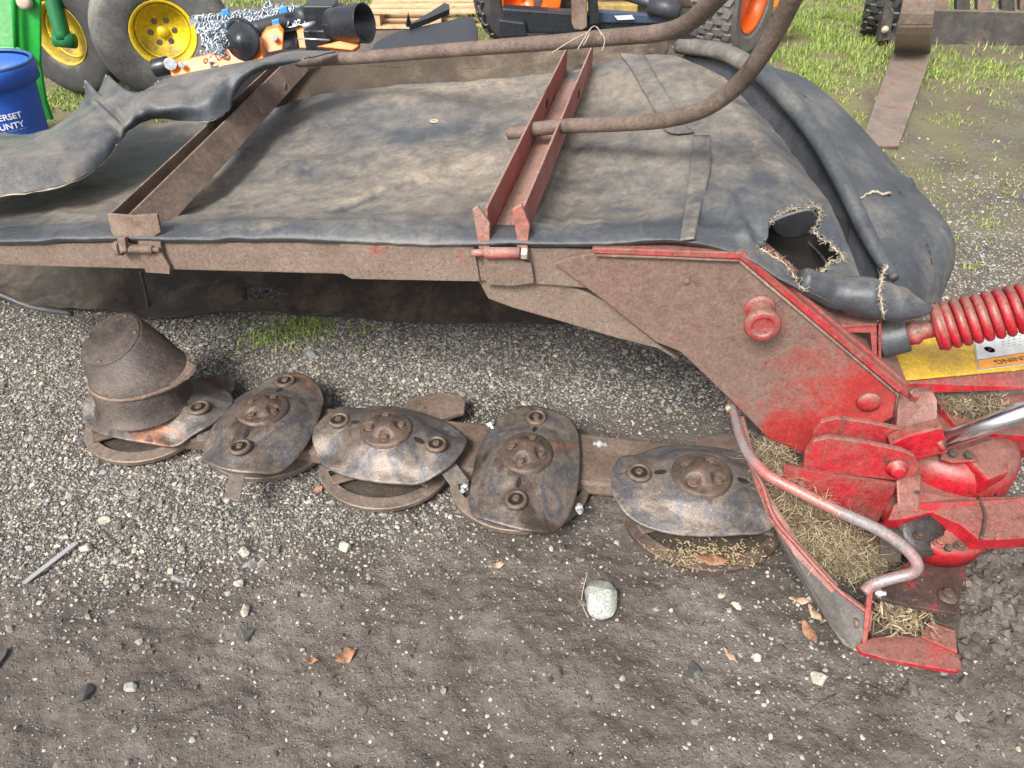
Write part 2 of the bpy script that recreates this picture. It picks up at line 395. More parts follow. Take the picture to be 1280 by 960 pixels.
def ground_material():
    m, t, b = newmat('yard_ground'); g = t.nodes.new('ShaderNodeNewGeometry'); P = g.outputs['Position']
    at = t.nodes.new('ShaderNodeAttribute'); at.attribute_name = 'gravel'
    at2 = t.nodes.new('ShaderNodeAttribute'); at2.attribute_name = 'grassy'
    n1 = noise(t, P, 3.2, 7, .62, .5); n2 = noise(t, P, 26, 6, .68); n3 = noise(t, P, 130, 5, .7)
    mud = ramp(t, [(.3, (.066, .053, .044)), (.46, (.100, .082, .070)), (.58, (.135, .114, .098)), (.72, (.175, .152, .133))]); t.links.new(n1, mud.inputs[0])
    c = mud.outputs[0]
    f2 = ramp(t, [(.28, (.62,)*3), (.72, (1.32,)*3)]); t.links.new(n2, f2.inputs[0]); c = mix(t, .8, c, f2.outputs[0], 'MULTIPLY')
    f3 = ramp(t, [(.3, (.6,)*3), (.7, (1.35,)*3)]); t.links.new(n3, f3.inputs[0]); c = mix(t, .8, c, f3.outputs[0], 'MULTIPLY')
    # tiny grit pressed in the surface
    vo = t.nodes.new('ShaderNodeTexVoronoi'); vo.inputs['Scale'].default_value = 190; t.links.new(P, vo.inputs['Vector'])
    sp = t.nodes.new('ShaderNodeSeparateColor'); t.links.new(vo.outputs['Color'], sp.inputs[0])
    grit = ramp(t, [(0, (.09, .08, .07)), (.4, (.17, .155, .14)), (.75, (.26, .25, .23)), (.95, (.48, .46, .41))]); t.links.new(sp.outputs[0], grit.inputs[0])
    dot = ramp(t, [(.35, (1, 1, 1)), (.6, (0, 0, 0))]); t.links.new(vo.outputs['Distance'], dot.inputs[0])
    thr = math_(t, 'ADD', math_(t, 'MULTIPLY', at.outputs['Fac'], .95), math_(t, 'MULTIPLY', n1, .12))
    on = math_(t, 'LESS_THAN', sp.outputs[1], thr)
    fac = math_(t, 'MULTIPLY', math_(t, 'MULTIPLY', dot.outputs[0], on), .9)
    c = mix(t, fac, c, grit.outputs[0])
    gr = ramp(t, [(.35, (.19, .15, .09)), (.55, (.19, .17, .075)), (.7, (.15, .19, .05))]); t.links.new(n1, gr.inputs[0])
    c = mix(t, at2.outputs['Fac'], c, gr.outputs[0])
    t.links.new(c, b.inputs['Base Color'])
    wet = ramp(t, [(.40, (.42,)*3), (.56, (.8,)*3)]); t.links.new(noise(t, P, 2.0, 4, .5, .3), wet.inputs[0])
    t.links.new(wet.outputs[0], b.inputs['Roughness'])
    h = math_(t, 'ADD', math_(t, 'ADD', math_(t, 'MULTIPLY', n3, .5), math_(t, 'MULTIPLY', n2, 1.2)), math_(t, 'MULTIPLY', fac, .5))
    bp = nd(t, 'ShaderNodeBump'); bp.inputs['Strength'].default_value = .95; bp.inputs['Distance'].default_value = .009
    t.links.new(h, bp.inputs['Height']); t.links.new(bp.outputs[0], b.inputs['Normal'])
    return m
GV = np.stack([GX.ravel(), GY.ravel(), GZ.ravel()], 1)
ground = bigmesh('ground', GV, Fq, [ground_material()])
setp(ground, kind='structure')
def proj_safe(V):
    y = np.maximum(V[:, 1], .35); W = V.copy(); W[:, 1] = y; return proj(W)
gpx, gpy = proj_safe(GV)
gd = gravel_density(gpx, gpy)
def grass_density(px, py):
    d = gauss(px, py, 110, 120, 110, 60, 1.6)+gauss(px, py, 600, 35, 40, 40, 1.2)+gauss(px, py, 1020, 20, 90, 50, 1.5)
    d += gauss(px, py, 1010, 120, 70, 60, .7)+gauss(px, py, 1215, 90, 120, 22, .6)+gauss(px, py, 1240, 240, 60, 70, .16)+gauss(px, py, 1040, 200, 60, 60, .16)+gauss(px, py, 370, 415, 45, 18, .5)
    d += np.clip((15-py)/30, 0, 1.5)
    return np.clip(d, 0, 1)
gg = np.clip(grass_density(gpx, gpy)*1.0+gauss(gpx, gpy, 1150, 180, 170, 190, .75)*np.clip(.7+1.6*vnoise(GV[:, 0]*6, GV[:, 1]*6, 9), 0, 1), 0, .92)
for nm, arr in (('gravel', gd), ('grassy', gg)):
    a = ground.data.attributes.new(nm, 'FLOAT', 'POINT'); a.data.foreach_set('value', arr.astype(np.float32))

# ------------------------------------------------------------------ gravel: too many to count, one object
ICO_V = []
ph = (1+5**.5)/2
for a, b in ((1, ph), (-1, ph), (1, -ph), (-1, -ph)): ICO_V += [(0, a, b), (a, b, 0), (b, 0, a)]
ICO_V = np.array(ICO_V)/math.sqrt(1+ph*ph)
from mathutils.geometry import delaunay_2d_cdt
import bmesh
bm = bmesh.new()
for v in ICO_V: bm.verts.new(v)
r_ = bmesh.ops.convex_hull(bm, input=bm.verts[:]); bm.verts.index_update()
ICO_F = np.array([[v.index for v in f.verts] for f in bm.faces]); bm.free()
def stones(N, xr, yr, size, dens, seed, flat=.6, sink=.25):
    r = np.random.default_rng(seed)
    x = r.uniform(*xr, N); y = r.uniform(*yr, N)
    V = np.stack([x, y, np.zeros(N)], 1); px, py = proj(V)
    ok = (px > -60) & (px < 1340) & (py < 1020) & (py > 40) & (r.uniform(0, 1, N) < dens(px, py))
    x = x[ok]; y = y[ok]; n = len(x)
    s = size(r, n)
    P = ICO_V[None]*(1+r.uniform(-.33, .33, (n, 12, 1)))
    P = P*np.stack([r.uniform(.7, 1.3, n), r.uniform(.6, 1.1, n), r.uniform(flat*.6, flat*1.3, n)], 1)[:, None]*s[:, None, None]
    a = r.uniform(0, 6.28, n); ti = r.normal(0, .3, n)
    c, sn = np.cos(ti)[:, None], np.sin(ti)[:, None]
    P = np.stack([P[..., 0]*c-P[..., 2]*sn, P[..., 1], P[..., 0]*sn+P[..., 2]*c], -1)
    c, sn = np.cos(a)[:, None], np.sin(a)[:, None]
    P = np.stack([P[..., 0]*c-P[..., 1]*sn, P[..., 0]*sn+P[..., 1]*c, P[..., 2]], -1)
    P[..., 0] += x[:, None]; P[..., 1] += y[:, None]; P[..., 2] += (ground_h(x, y)+s*flat*(1-2*sink)*.5)[:, None]
    Fs = (ICO_F[None]+12*np.arange(n)[:, None, None]).reshape(-1, 3)
    return P.reshape(-1, 3), Fs
def stone_material(name, stops, sat=1):
    m, t, b = newmat(name); g = t.nodes.new('ShaderNodeNewGeometry')
    r = ramp(t, stops); t.links.new(g.outputs['Random Per Island'], r.inputs[0])
    n = noise(t, g.outputs['Position'], 160, 5, .7); f = ramp(t, [(.3, (.65,)*3), (.7, (1.25,)*3)]); t.links.new(n, f.inputs[0])
    c = mix(t, .8, r.outputs[0], f.outputs[0], 'MULTIPLY'); t.links.new(c, b.inputs['Base Color'])
    b.inputs['Roughness'].default_value = .75
    bp = nd(t, 'ShaderNodeBump'); bp.inputs['Strength'].default_value = .4; bp.inputs['Distance'].default_value = .001
    t.links.new(n, bp.inputs['Height']); t.links.new(bp.outputs[0], b.inputs['Normal'])
    return m
M_gravel = stone_material('gravel_stone', [(0, (.075, .068, .06)), (.18, (.15, .135, .115)), (.38, (.25, .235, .205)), (.5, (.19, .165, .135)), (.62, (.32, .31, .285)), (.75, (.22, .225, .235)), (.86, (.42, .40, .35)), (.95, (.42, .35, .25)), (1, (.58, .55, .48))])
d2 = lambda px, py: gravel_density(px, py)**1.35
V1, F1 = stones(250000, (-2.5, 2.6), (.6, 3.6), lambda r, n: r.uniform(.0024, .0052, n), d2, 1, sink=.12)
V2, F2 = stones(28000, (-2.5, 2.6), (.6, 4.2), lambda r, n: .0045+.006*r.random(n)**2.5, d2, 2, sink=.12)
V3, F3 = stones(900, (-1.7, 2.4), (.6, 4.2), lambda r, n: .007+.008*r.random(n)**3, lambda px, py: .04+.55*gravel_density(px, py), 3, sink=.2)
V4, F4 = stones(9000, (-1.3, 1.4), (.6, 1.9), lambda r, n: .0022+.004*r.random(n)**3, lambda px, py: np.full(len(px), .16), 5, sink=.25)
Vs = [V1, V2, V3, V4]; Fs_ = [F1, F2, F3, F4]; off = 0
for i in range(4): Fs_[i] = Fs_[i]+off; off += len(Vs[i])
gravel = bigmesh('gravel', np.concatenate(Vs), np.concatenate(Fs_), [M_gravel], smooth=False)
setp(gravel, 'loose grey and pale gravel scattered over the muddy yard', 'gravel', kind='stuff')
# mud clods
M_clod = stone_material('mud_clod', [(0, (.06, .048, .04)), (.5, (.10, .082, .07)), (1, (.14, .12, .10))])
V1, F1 = stones(9000, (-1.3, 1.5), (.6, 1.9), lambda r, n: .003+.006*r.random(n)**3, lambda px, py: np.clip(.10+gauss(px, py, 1230, 800, 90, 90, 1.6)+gauss(px, py, 720, 700, 20, 40, .8)+gauss(px, py, 1060, 800, 200, 120, .2), 0, 1), 6, flat=.8, sink=.2)
V2, F2 = stones(2600, (.6, 1.6), (.7, 1.6), lambda r, n: .006+.014*r.random(n)**2, lambda px, py: gauss(px, py, 1235, 780, 70, 80, .55), 8, flat=.9, sink=.2)
clods = bigmesh('mud_clods', np.concatenate([V1, V2]), np.concatenate([F1, F2+len(V1)]), [M_clod], smooth=False)
setp(clods, 'dark crumbs and clods of mud lying on the yard', 'mud clods', kind='stuff')

# ------------------------------------------------------------------ grass and weeds, one object
def blades(bases, h, w_, r, lean=.5, nseg=3):
    n = len(bases); a = r.uniform(0, 6.28, n); L = h*r.uniform(.5, 1.3, n); le = np.abs(r.normal(0, lean, n))
    dx = np.cos(a); dy = np.sin(a); W = w_*r.uniform(.6, 1.3, n)
    VV = []
    for k in range(nseg+1):
        t = k/nseg; ex = le*L*t*t; z = L*t*(1-.35*t*le.clip(0, 1.5))
        wk = W*(1-t)**.7 if k < nseg else W*.02
        cx = bases[:, 0]+dx*ex; cy = bases[:, 1]+dy*ex; cz = bases[:, 2]+z
        VV += [np.stack([cx-dy*wk, cy+dx*wk, cz], 1), np.stack([cx+dy*wk, cy-dx*wk, cz], 1)]
    V = np.stack(VV, 1); m = 2*(nseg+1)
    q = np.array([[2*k, 2*k+1, 2*k+3, 2*k+2] for k in range(nseg)])
    return V.reshape(-1, 3), (q[None]+m*np.arange(n)[:, None, None]).reshape(-1, 4)
def scatter(N, xr, yr, dens, r):
    x = r.uniform(*xr, N); y = r.uniform(*yr, N); V = np.stack([x, y, ground_h(x, y)], 1); px, py = proj(V)
    cl = np.clip(vnoise(x*5, y*5, 77)*2.2+vnoise(x*17, y*17, 78)*1.6+.65, 0, 1.4)
    return V[(px > -50) & (px < 1330) & (py > -60) & (r.random(N) < dens(px, py)*cl)]
r = np.random.default_rng(5)
B1 = scatter(340000, (-4.5, 5.5), (2.0, 7.5), grass_density, r)
GV1, GF1 = blades(B1, .024+.03*np.clip((B1[:, 1]-4.3)/1.5, 0, 1), .0036, r, 1.0)
B2 = np.concatenate([np.array(Uz(cx, cy, 0))[None]+r.normal(0, sp, (k, 3))*np.array([1, 1, 0]) for cx, cy, sp, k in
    ((370, 412, .055, 330), (325, 425, .03, 160), (395, 405, .03, 120), (345, 405, .05, 100), (460, 410, .02, 30), (1232, 277, .03, 60), (1185, 300, .02, 50), (1160, 215, .05, 60), (1215, 335, .02, 40), (1195, 150, .08, 130), (1255, 130, .05, 80))])
B2[:, 2] = ground_h(B2[:, 0], B2[:, 1]); GV2, GF2 = blades(B2, .020, .0026, r, 1.2)
m, t, b = newmat('grass_blade'); g = t.nodes.new('ShaderNodeNewGeometry')
rr = ramp(t, [(0, (.11, .19, .03)), (.45, (.21, .32, .05)), (.7, (.32, .39, .10)), (.95, (.28, .26, .11)), (1, (.36, .30, .16))]); t.links.new(g.outputs['Random Per Island'], rr.inputs[0])
t.links.new(rr.outputs[0], b.inputs['Base Color']); b.inputs['Roughness'].default_value = .55
grass = bigmesh('grass', np.concatenate([GV1, GV2]), np.concatenate([GF1, GF2+len(GV1)]), [m])
setp(grass, 'short green grass and weeds around the edges of the yard', 'grass', kind='stuff')

# ------------------------------------------------------------------ single stones, leaves and bits lying on the ground
def gpt(px, py):
    p = Uz(px, py, 0)
    for _ in range(4): p = Uz(px, py, float(ground_h(p.x, p.y)))
    return p
M_pale = weathered('pale_stone', [(.3, (.34, .31, .25)), (.7, (.48, .45, .37))], scale=30, fine=120, rough=.75, bump=.4)
M_grey = weathered('grey_stone', [(.3, (.17, .175, .17)), (.7, (.26, .265, .26))], scale=30, fine=120, rough=.7, bump=.4)
M_granite = weathered('speckled_stone', [(.3, (.26, .275, .25)), (.7, (.36, .375, .33))], scale=25, fine=190, rough=.6, bump=.3, fineamt=.5, speck=.9)
M_dark = weathered('dark_stone', [(.3, (.05, .05, .05)), (.7, (.10, .10, .095))], scale=30, fine=120, rough=.5, bump=.4)
def rock(px, py, wpx, hpx, mat, label, flat=.55, seed=0, name='stone'):
    p = gpt(px, py); sc = (p-Vector((0, 0, CAM_H))).length/F; rx = wpx*sc/2; ry = hpx*sc/2/.8
    b = bmesh.new(); bmesh.ops.create_icosphere(b, subdivisions=3, radius=1)
    rr = random.Random(seed+int(px)); cuts = [Vector((rr.gauss(0, 1), rr.gauss(0, 1), rr.gauss(0, .7))).normalized() for _ in range(9)]
    vs = []; b.free(); b = bmesh.new()
    for _ in range(13):
        q = Vector((rr.gauss(0, 1), rr.gauss(0, 1), rr.gauss(0, .8))).normalized()*rr.uniform(.9, 1.1); b.verts.new(q)
    bmesh.ops.convex_hull(b, input=b.verts[:])
    lo = [v for v in b.verts if not v.link_faces]
    for v in lo: b.verts.remove(v)
    b.verts.index_update()
    for v in b.verts:
        q = v.co*(1+.015*rr.uniform(-1, 1)); vs.append(Vector((q.x*rx, q.y*ry, q.z*min(rx, ry)*flat))*1.05)
    fs = [[v.index for v in f.verts] for f in b.faces]; b.free()
    vs = [v+p+Vector((0, 0, min(rx, ry)*flat*.55)) for v in vs]
    o = mobj(name, vs, fs, mat, None, smooth=False, bevel=min(rx, ry)*.16); return setp(o, label, 'stone', 'single stones lying on the mud')
rock(750, 754, 46, 44, M_granite, 'large pale speckled stone alone on the mud below the cutter discs', .7, 3)
rock(432, 685, 15, 13, M_pale, 'cream stone in front of the third skid shoe from the left', .9)
rock(307, 692, 15, 13, M_pale, 'cream stone, upper left of the tight cluster of three', .9)
rock(315, 708, 13, 10, M_grey, 'grey and white stone at the bottom of the tight cluster of three', .8)
rock(327, 706, 9, 12, M_pale, 'thin white stone on the right of the tight cluster of three', .8)
rock(298, 732, 13, 10, M_pale, 'small white rounded stone just below the tight cluster of three', .8)
rock(307, 764, 11, 17, M_pale, 'narrow white pointed stone below the small white rounded one', .7)
rock(224, 725, 16, 12, M_grey, 'mid grey stone left of the white rounded stone', .8)
rock(132, 653, 13, 10, M_pale, 'whitish stone in the pale gravel at the left', .8)
rock(109, 686, 15, 10, M_pale, 'tan oval stone at the upper end of the grey metal strip', .8)
rock(310, 792, 18, 20, M_dark, 'dark sharp stone sunk in mud left of the orange leaf', .7)
rock(107, 868, 16, 22, M_dark, 'dark grey upright stone in the lower left mud', .9)
rock(1023, 851, 22, 16, M_pale, 'white stone at the lower right below the dry leaves', .7)
rock(1020, 740, 18, 22, M_grey, 'blue grey stone beside the dark side of the inner shoe', .7)
rock(1200, 900, 10, 15, M_grey, 'small green grey stone near the bottom right corner', .6)
rock(945, 822, 11, 12, M_pale, 'small pale stone next to a dark wet clod', .8)
rock(390, 445, 16, 14, M_grey, 'blue grey stone lying behind the second cutter disc', .6)
rock(868, 840, 18, 18, M_dark, 'dark wet stone beside the small pale one', .7)
rock(1, 824, 12, 22, M_dark, 'black stone cut off by the left edge', .7)
rock(697, 842, 12, 14, M_dark, 'small dark stone on the mud under the speckled stone', .7)
M_leaf = weathered('dry_leaf', [(.3, (.20, .095, .05)), (.7, (.38, .20, .12))], scale=60, rough=.7, bump=.2)
M_leafp = weathered('pale_leaf', [(.3, (.42, .27, .17)), (.7, (.55, .38, .26))], scale=60, rough=.7, bump=.2)
def leaf(px, py, L, W, ang, mat, label, lift=.0):
    p = gpt(px, py) if lift == 0 else lift; L *= .5*p_sc(p); W *= .5*p_sc(p)
    n = 8; vs = []; fs = []
    c, s = math.cos(ang), math.sin(ang)
    for i in range(n+1):
        t = i/n*2-1; wd = W*max(.05, (1-abs(t)**2.2))*(1+.2*random.uniform(-1, 1))
        for j in (-1, 0, 1):
            x = t*L; y = j*wd; z = .004+.003*abs(j)+.003*math.sin(i*1.3+j)+.004*t*t
            vs.append(Vector((p.x+x*c-y*s, p.y+(x*s+y*c)*1.2, p.z+z)))
    for i in range(n):
        for j in (0, 1): a = i*3+j; fs.append((a, a+3, a+4, a+1))
    o = mobj('leaf', vs, fs, mat, None, smooth=True, solid=.0006)
    return setp(o, label, 'leaf', 'dry leaves on the ground')
def p_sc(p): return (p-Vector((0, 0, CAM_H))).length/F
leaf(433, 822, 24, 17, .5, M_leaf, 'orange brown squarish dry leaf on the mud, left of centre')
leaf(390, 828, 18, 6, 0, M_leaf, 'thin faded brown leaf just left of the orange leaf')
leaf(1000, 753, 26, 7, -.15, M_leafp, 'long pale leaf curl, top of the leaves by the inner shoe')
leaf(1018, 770, 22, 9, -1.1, M_leafp, 'pale leaf bent upright, middle of the leaves by the inner shoe')
leaf(1010, 792, 26, 13, -1.3, M_leaf, 'brown leaf, lowest of the leaves by the inner shoe')
leaf(912, 822, 20, 6, -.9, M_leafp, 'pale narrow leaf on the mud right of the speckled stone')
leaf(622, 709, 22, 6, .25, M_leafp, 'pale splinter shaped leaf in front of the fourth disc')
leaf(398, 615, 16, 9, 1.1, M_leaf, 'rust red leaf curl between the second and third skid shoes')
def stick(pts, r, mat, label, cat, name='twig'):
    P = [gpt(a, b)+Vector((0, 0, .004)) for a, b in pts]
    o = MB().tube(P, r, 7, 4).build(name, mat, None, smooth=True); return setp(o, label, cat)
# flat grey strip of metal at the left
a = gpt(32, 733); b2 = gpt(98, 682); dd = (b2-a).normalized(); sd = dd.cross(Vector((0, 0, 1)))
o = MB().box((a+b2)/2+Vector((0, 0, .012)), (b2-a)/2, sd*.0065, (0, 0, .0015)).build('metal_strip', plain('grey_strip', (.30, .30, .31), .5), None, bevel=.0006)
setp(o, 'straight flat grey metal strip lying on gravel at the left', 'metal strip')
stick([(735, 715), (727, 750), (735, 773)], .0012, M_fray, 'thin bent root strand beside the speckled stone', 'root')
stick([(1015, 886), (1045, 868)], .0015, M_bolt, 'thin brown twig on the mud at the lower right', 'twig')
# ================================================================== the disc mower (one thing)
mower = thing('disc_mower', (-.2, 1.55, 0), 'rusty red disc mower with black rubber curtain and five bare cutting discs', 'disc mower')
UP = Vector((0, 0, 1))

# ---- rubber curtain, main top sheet
hole = [(948, 310), (960, 296), (964, 278), (974, 270), (990, 262), (1003, 264), (1012, 258), (1024, 262), (1022, 276), (1018, 290), (1034, 302), (1046, 314), (1055, 324), (1040, 326), (1030, 338), (1022, 344), (1006, 362), (994, 350), (985, 332), (968, 322)]
def folds(G):
    px, py = proj(G.reshape(-1, 3)); px = px.reshape(G.shape[:2]); py = py.reshape(G.shape[:2])
    def ridge(x1, y1, x2, y2, w_, h):
        dx, dy = x2-x1, y2-y1; L = math.hypot(dx, dy); t = ((px-x1)*dx+(py-y1)*dy)/L/L; q = (-(px-x1)*dy+(py-y1)*dx)/L+5*fbm(t*4+x1, t*0+y1, 2, 2)
        G[..., 2] += h*np.exp(-(q/w_)**2)*np.clip(1-np.abs(2*t-1)**4, 0, 1)*(np.abs(t-.5) < .5)
    ridge(395, 262, 560, 205, 9, .014); ridge(560, 205, 640, 190, 14, .009); ridge(410, 272, 480, 240, 6, -.008)
    ridge(220, 270, 330, 180, 10, -.012); ridge(700, 230, 745, 130, 14, -.010); ridge(868, 300, 885, 170, 5, .007)
    ridge(780, 70, 830, 145, 7, .008); ridge(868, 250, 990, 290, 12, .012); ridge(915, 265, 960, 300, 8, -.014)
    ridge(480, 130, 600, 150, 26, .014); ridge(300, 165, 520, 170, 30, -.010); ridge(60, 240, 250, 225, 14, .007)
    ridge(800, 215, 870, 240, 18, -.008); ridge(650, 285, 860, 290, 8, .006)
    ridge(40, 285, 230, 262, 9, .006); ridge(500, 290, 560, 240, 8, .006); ridge(690, 300, 720, 240, 7, -.006); ridge(745, 300, 765, 210, 8, .007); ridge(820, 110, 900, 200, 12, .008)
    ridge(330, 220, 470, 190, 12, .009); ridge(330, 232, 470, 204, 7, -.006); ridge(905, 235, 935, 300, 7, .010); ridge(890, 285, 945, 300, 6, .008); ridge(600, 190, 680, 130, 12, .009); ridge(750, 95, 770, 150, 10, -.012)
    ridge(560, 270, 400, 285, 6, .005); ridge(1000, 180, 1050, 270, 9, .008)
    ridge(140, 285, 215, 215, 14, -.008); ridge(215, 288, 260, 240, 7, .008); ridge(575, 292, 610, 235, 9, -.008); ridge(660, 292, 700, 215, 7, .009); ridge(690, 190, 780, 175, 10, .007); ridge(800, 300, 815, 255, 5, .006); ridge(120, 220, 60, 280, 8, .006); ridge(450, 292, 520, 262, 6, .006)
    ridge(-60, 283, 900, 284, 13, .014); ridge(180, 240, 560, 235, 34, -.014); ridge(640, 240, 860, 240, 34, -.010); ridge(300, 130, 620, 120, 20, .012)
    rr_ = random.Random(5)
    for _ in range(34):          # small sharp creases
        x1 = rr_.uniform(20, 960); y1 = rr_.uniform(120, 285); a_ = rr_.gauss(-.6, .7); L_ = rr_.uniform(30, 110)
        ridge(x1, y1, x1+L_*math.cos(a_), y1+L_*math.sin(a_), rr_.uniform(2.2, 4.5), rr_.choice((-1, 1))*rr_.uniform(.0015, .004))
    G[..., 2] += .010*fbm(G[..., 0]*3.2+4, G[..., 1]*6, 3, 71)*np.clip((px+300)/400, .3, 1)
netA = [
 [(-190, 302, -0.002), (-190, 298, -0.012), (-188, 294, 0.008), (-185, 284, 0.06), (-185, 280, 0.1), (-140, 240, 0.33), (-80, 205, 0.55), (-20, 178, 0.8)],
 [(0, 306, -0.006), (0, 302, -0.016), (0, 295, 0.004), (3, 286, 0.06), (3, 282, 0.1), (40, 240, 0.35), (90, 200, 0.6), (150, 160, 0.92)],
 [(200, 305, -0.006), (200, 301, -0.016), (200, 294, 0.004), (203, 284, 0.06), (203, 280, 0.1), (240, 230, 0.4), (270, 185, 0.7), (290, 145, 0.98)],
 [(400, 305, -0.006), (400, 301, -0.016), (400, 293, 0.004), (400, 282, 0.06), (400, 278, 0.1), (405, 225, 0.4), (415, 170, 0.7), (430, 118, 1.05)],
 [(600, 309, -0.006), (600, 305, -0.016), (600, 296, 0.004), (598, 286, 0.06), (598, 282, 0.1), (590, 225, 0.4), (580, 165, 0.7), (570, 103, 1.05)],
 [(700, 309, -0.006), (700, 305, -0.016), (700, 298, 0.004), (700, 287, 0.06), (700, 283, 0.1), (690, 220, 0.4), (668, 155, 0.7), (650, 95, 1.07)],
 [(770, 307, -0.006), (770, 303, -0.016), (770, 296, 0.004), (768, 287, 0.06), (768, 283, 0.1), (758, 215, 0.4), (738, 145, 0.72), (720, 86, 1.09)],
 [(850, 305, -0.008), (850, 301, -0.018), (850, 295, 0.004), (850, 284, 0.06), (850, 280, 0.1), (845, 200, 0.4), (820, 130, 0.72), (780, 70, 1.12)],
 [(925, 321, -0.01), (925, 317, -0.02), (925, 307, 0.004), (938, 294, 0.048), (938, 290, 0.08), (935, 205, 0.36), (890, 130, 0.66), (822, 66, 1.1)],
 [(985, 355, -0.012), (985, 351, -0.022), (990, 342, 0.014), (1004, 322, 0.054), (1004, 318, 0.09), (995, 230, 0.3), (940, 150, 0.58), (858, 74, 1.05)],
 [(1075, 395, 0.018), (1075, 391, 0.008), (1080, 381, 0.044), (1076, 352, 0.072), (1076, 348, 0.12), (1045, 275, 0.27), (985, 185, 0.52), (905, 95, 0.92)],
]
crt, GA = patch('rubber_curtain', netA, M_rubber, mower, ku=38, kv=26, amp=.006, nscale=5, holes=[hole], hook=folds, rag=3.2, seed=3)
dust_on(crt, [(540, 225, 130, 38, .62), (640, 110, 120, 25, .35), (60, 255, 140, 30, .25), (350, 165, 70, 30, .2), (880, 95, 60, 40, .45), (770, 140, 60, 50, .35), (600, 292, 900, 16, -.42), (450, 160, 90, 20, -.18),
    (240, 285, 60, 12, -.15), (930, 265, 70, 45, -.30), (780, 240, 60, 30, .12), (900, 210, 50, 50, .15), (1010, 330, 80, 50, -.25), (700, 260, 50, 30, .1), (560, 140, 50, 15, -.1), (420, 215, 60, 14, -.2), (330, 250, 40, 30, .2), (680, 200, 30, 60, .3), (250, 250, 30, 60, .3)], .36,
    lines=((395, 262, 560, 208, 9, .6), (560, 208, 640, 192, 12, .5), (400, 268, 540, 222, 3, -.7), (220, 275, 330, 185, 6, .5), (430, 122, 700, 96, 8, .5), (250, 290, 420, 268, 6, .35), (700, 280, 850, 262, 7, .3), (860, 290, 885, 180, 4, -.5), (655, 290, 745, 130, 5, .6), (60, 270, 170, 225, 6, .3), (480, 178, 600, 150, 8, -.35), (905, 120, 985, 230, 8, .3)))

# frayed edge round the torn hole, and along the tear below it
def fray(pts, name='frayed_edge', d=.06, n=5, R=.0022, L=.012, parent=None):
    mb = MB(); P = [Ud(x, y, d) if len(pts[0]) == 2 else U(p) for p in pts for x, y in [p[:2]]]
    P2, _ = catmull(P, [0]*len(P), 8)
    P2 = [p+Vector([random.gauss(0, .0022) for _ in range(3)]) for p in P2]
    mb.tube(P2, [R*random.uniform(.5, 1.4) for _ in P2], 6, 1, jitter=.5)
    for p in P2:
        for _ in range(n):
            q = p+Vector([random.gauss(0, .003) for _ in range(3)]); e = q+Vector([random.gauss(0, L*.45) for _ in range(3)])
            mb.tube([q, (q+e)/2+Vector([random.gauss(0, .002) for _ in range(3)]), e], .00045, 4, 1)
    return mb.build(name, M_fray, parent or crt, smooth=True)
# find the depth of the sheet near a pixel
gAp = proj(GA.reshape(-1, 3)); GAf = GA.reshape(-1, 3)
def on_sheet(x, y, lift=.003):
    k = np.argmin((gAp[0]-x)**2+(gAp[1]-y)**2); q = Vector(GAf[k]); dep = q.y*CP-(q.z-CAM_H)*SP
    p = Uc(x, y, dep-lift); return p
def fray_on(pts, **kw):
    pp = [on_sheet(*p) for p in pts]
    mb = MB(); P2, _ = catmull(pp, [0]*len(pp), 9); P2 = [p+Vector([random.gauss(0, .0022) for _ in range(3)]) for p in P2]
    mb.tube(P2, [.0012*random.uniform(.4, 1.8) for _ in P2], 6, 1, jitter=.5)
    for p in P2:
        for _ in range(4):
            q = p+Vector([random.gauss(0, .0025) for _ in range(3)]); e = q+Vector([random.gauss(0, .005) for _ in range(3)])
            mb.tube([q, (q+e)/2+Vector([random.gauss(0, .0015) for _ in range(3)]), e], .0004, 4, 1)
    return mb.build('frayed_edge', M_fray, crt, smooth=True)
fray_on(hole[2:14]); fray_on(hole[13:] + hole[:1])
# torn flap pulled in over the hole, and black sheet added as shade inside
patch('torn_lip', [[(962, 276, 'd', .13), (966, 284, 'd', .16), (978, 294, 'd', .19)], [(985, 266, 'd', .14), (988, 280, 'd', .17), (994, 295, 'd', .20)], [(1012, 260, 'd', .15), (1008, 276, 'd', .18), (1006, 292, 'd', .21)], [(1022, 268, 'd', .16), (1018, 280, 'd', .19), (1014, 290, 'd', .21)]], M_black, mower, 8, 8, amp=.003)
patch('hole_shade_sheet', [[(930, 330, 'd', .06), (940, 300, 'd', .22), (950, 250, 'd', .34)], [(990, 375, 'd', .08), (1000, 330, 'd', .26), (1005, 250, 'd', .38)], [(1075, 395, 'd', .10), (1070, 340, 'd', .28), (1060, 280, 'd', .36)]], M_hole, mower, 8, 8, amp=.003)
# rolled rubber cone below the hole
mb = MB(); mb.tube([(on_sheet(1000, 352)), Ud(1040, 362, .03), Ud(1088, 372, .02), Ud(1128, 382, .01), Ud(1166, 386, 0)], [.022, .040, .043, .034, .005], 24, 8)
mb.v = [(v[0], v[1], v[2]+.010*float(fbm(np.array(v[0]*16), np.array(v[1]*16+v[2]*16), 3, 5))) for v in mb.v]
cone = mb.build('rubber_cone', M_black, mower, smooth=True)
mb = MB(); P2 = [Ud(x, y, -.035) for x, y in ((1108, 332), (1103, 345), (1100, 360), (1101, 375), (1104, 392))]
P2, _ = catmull(P2, [0]*5, 7)
mb.tube([p+Vector([random.gauss(0, .0015) for _ in range(3)]) for p in P2], .002, 6, 1, jitter=.5)
for p in P2:
    for _ in range(4): mb.tube([p, p+Vector([random.gauss(0, .005) for _ in range(3)])], .0005, 4, 1)
mb.build('frayed_edge', M_fray, cone, smooth=True)
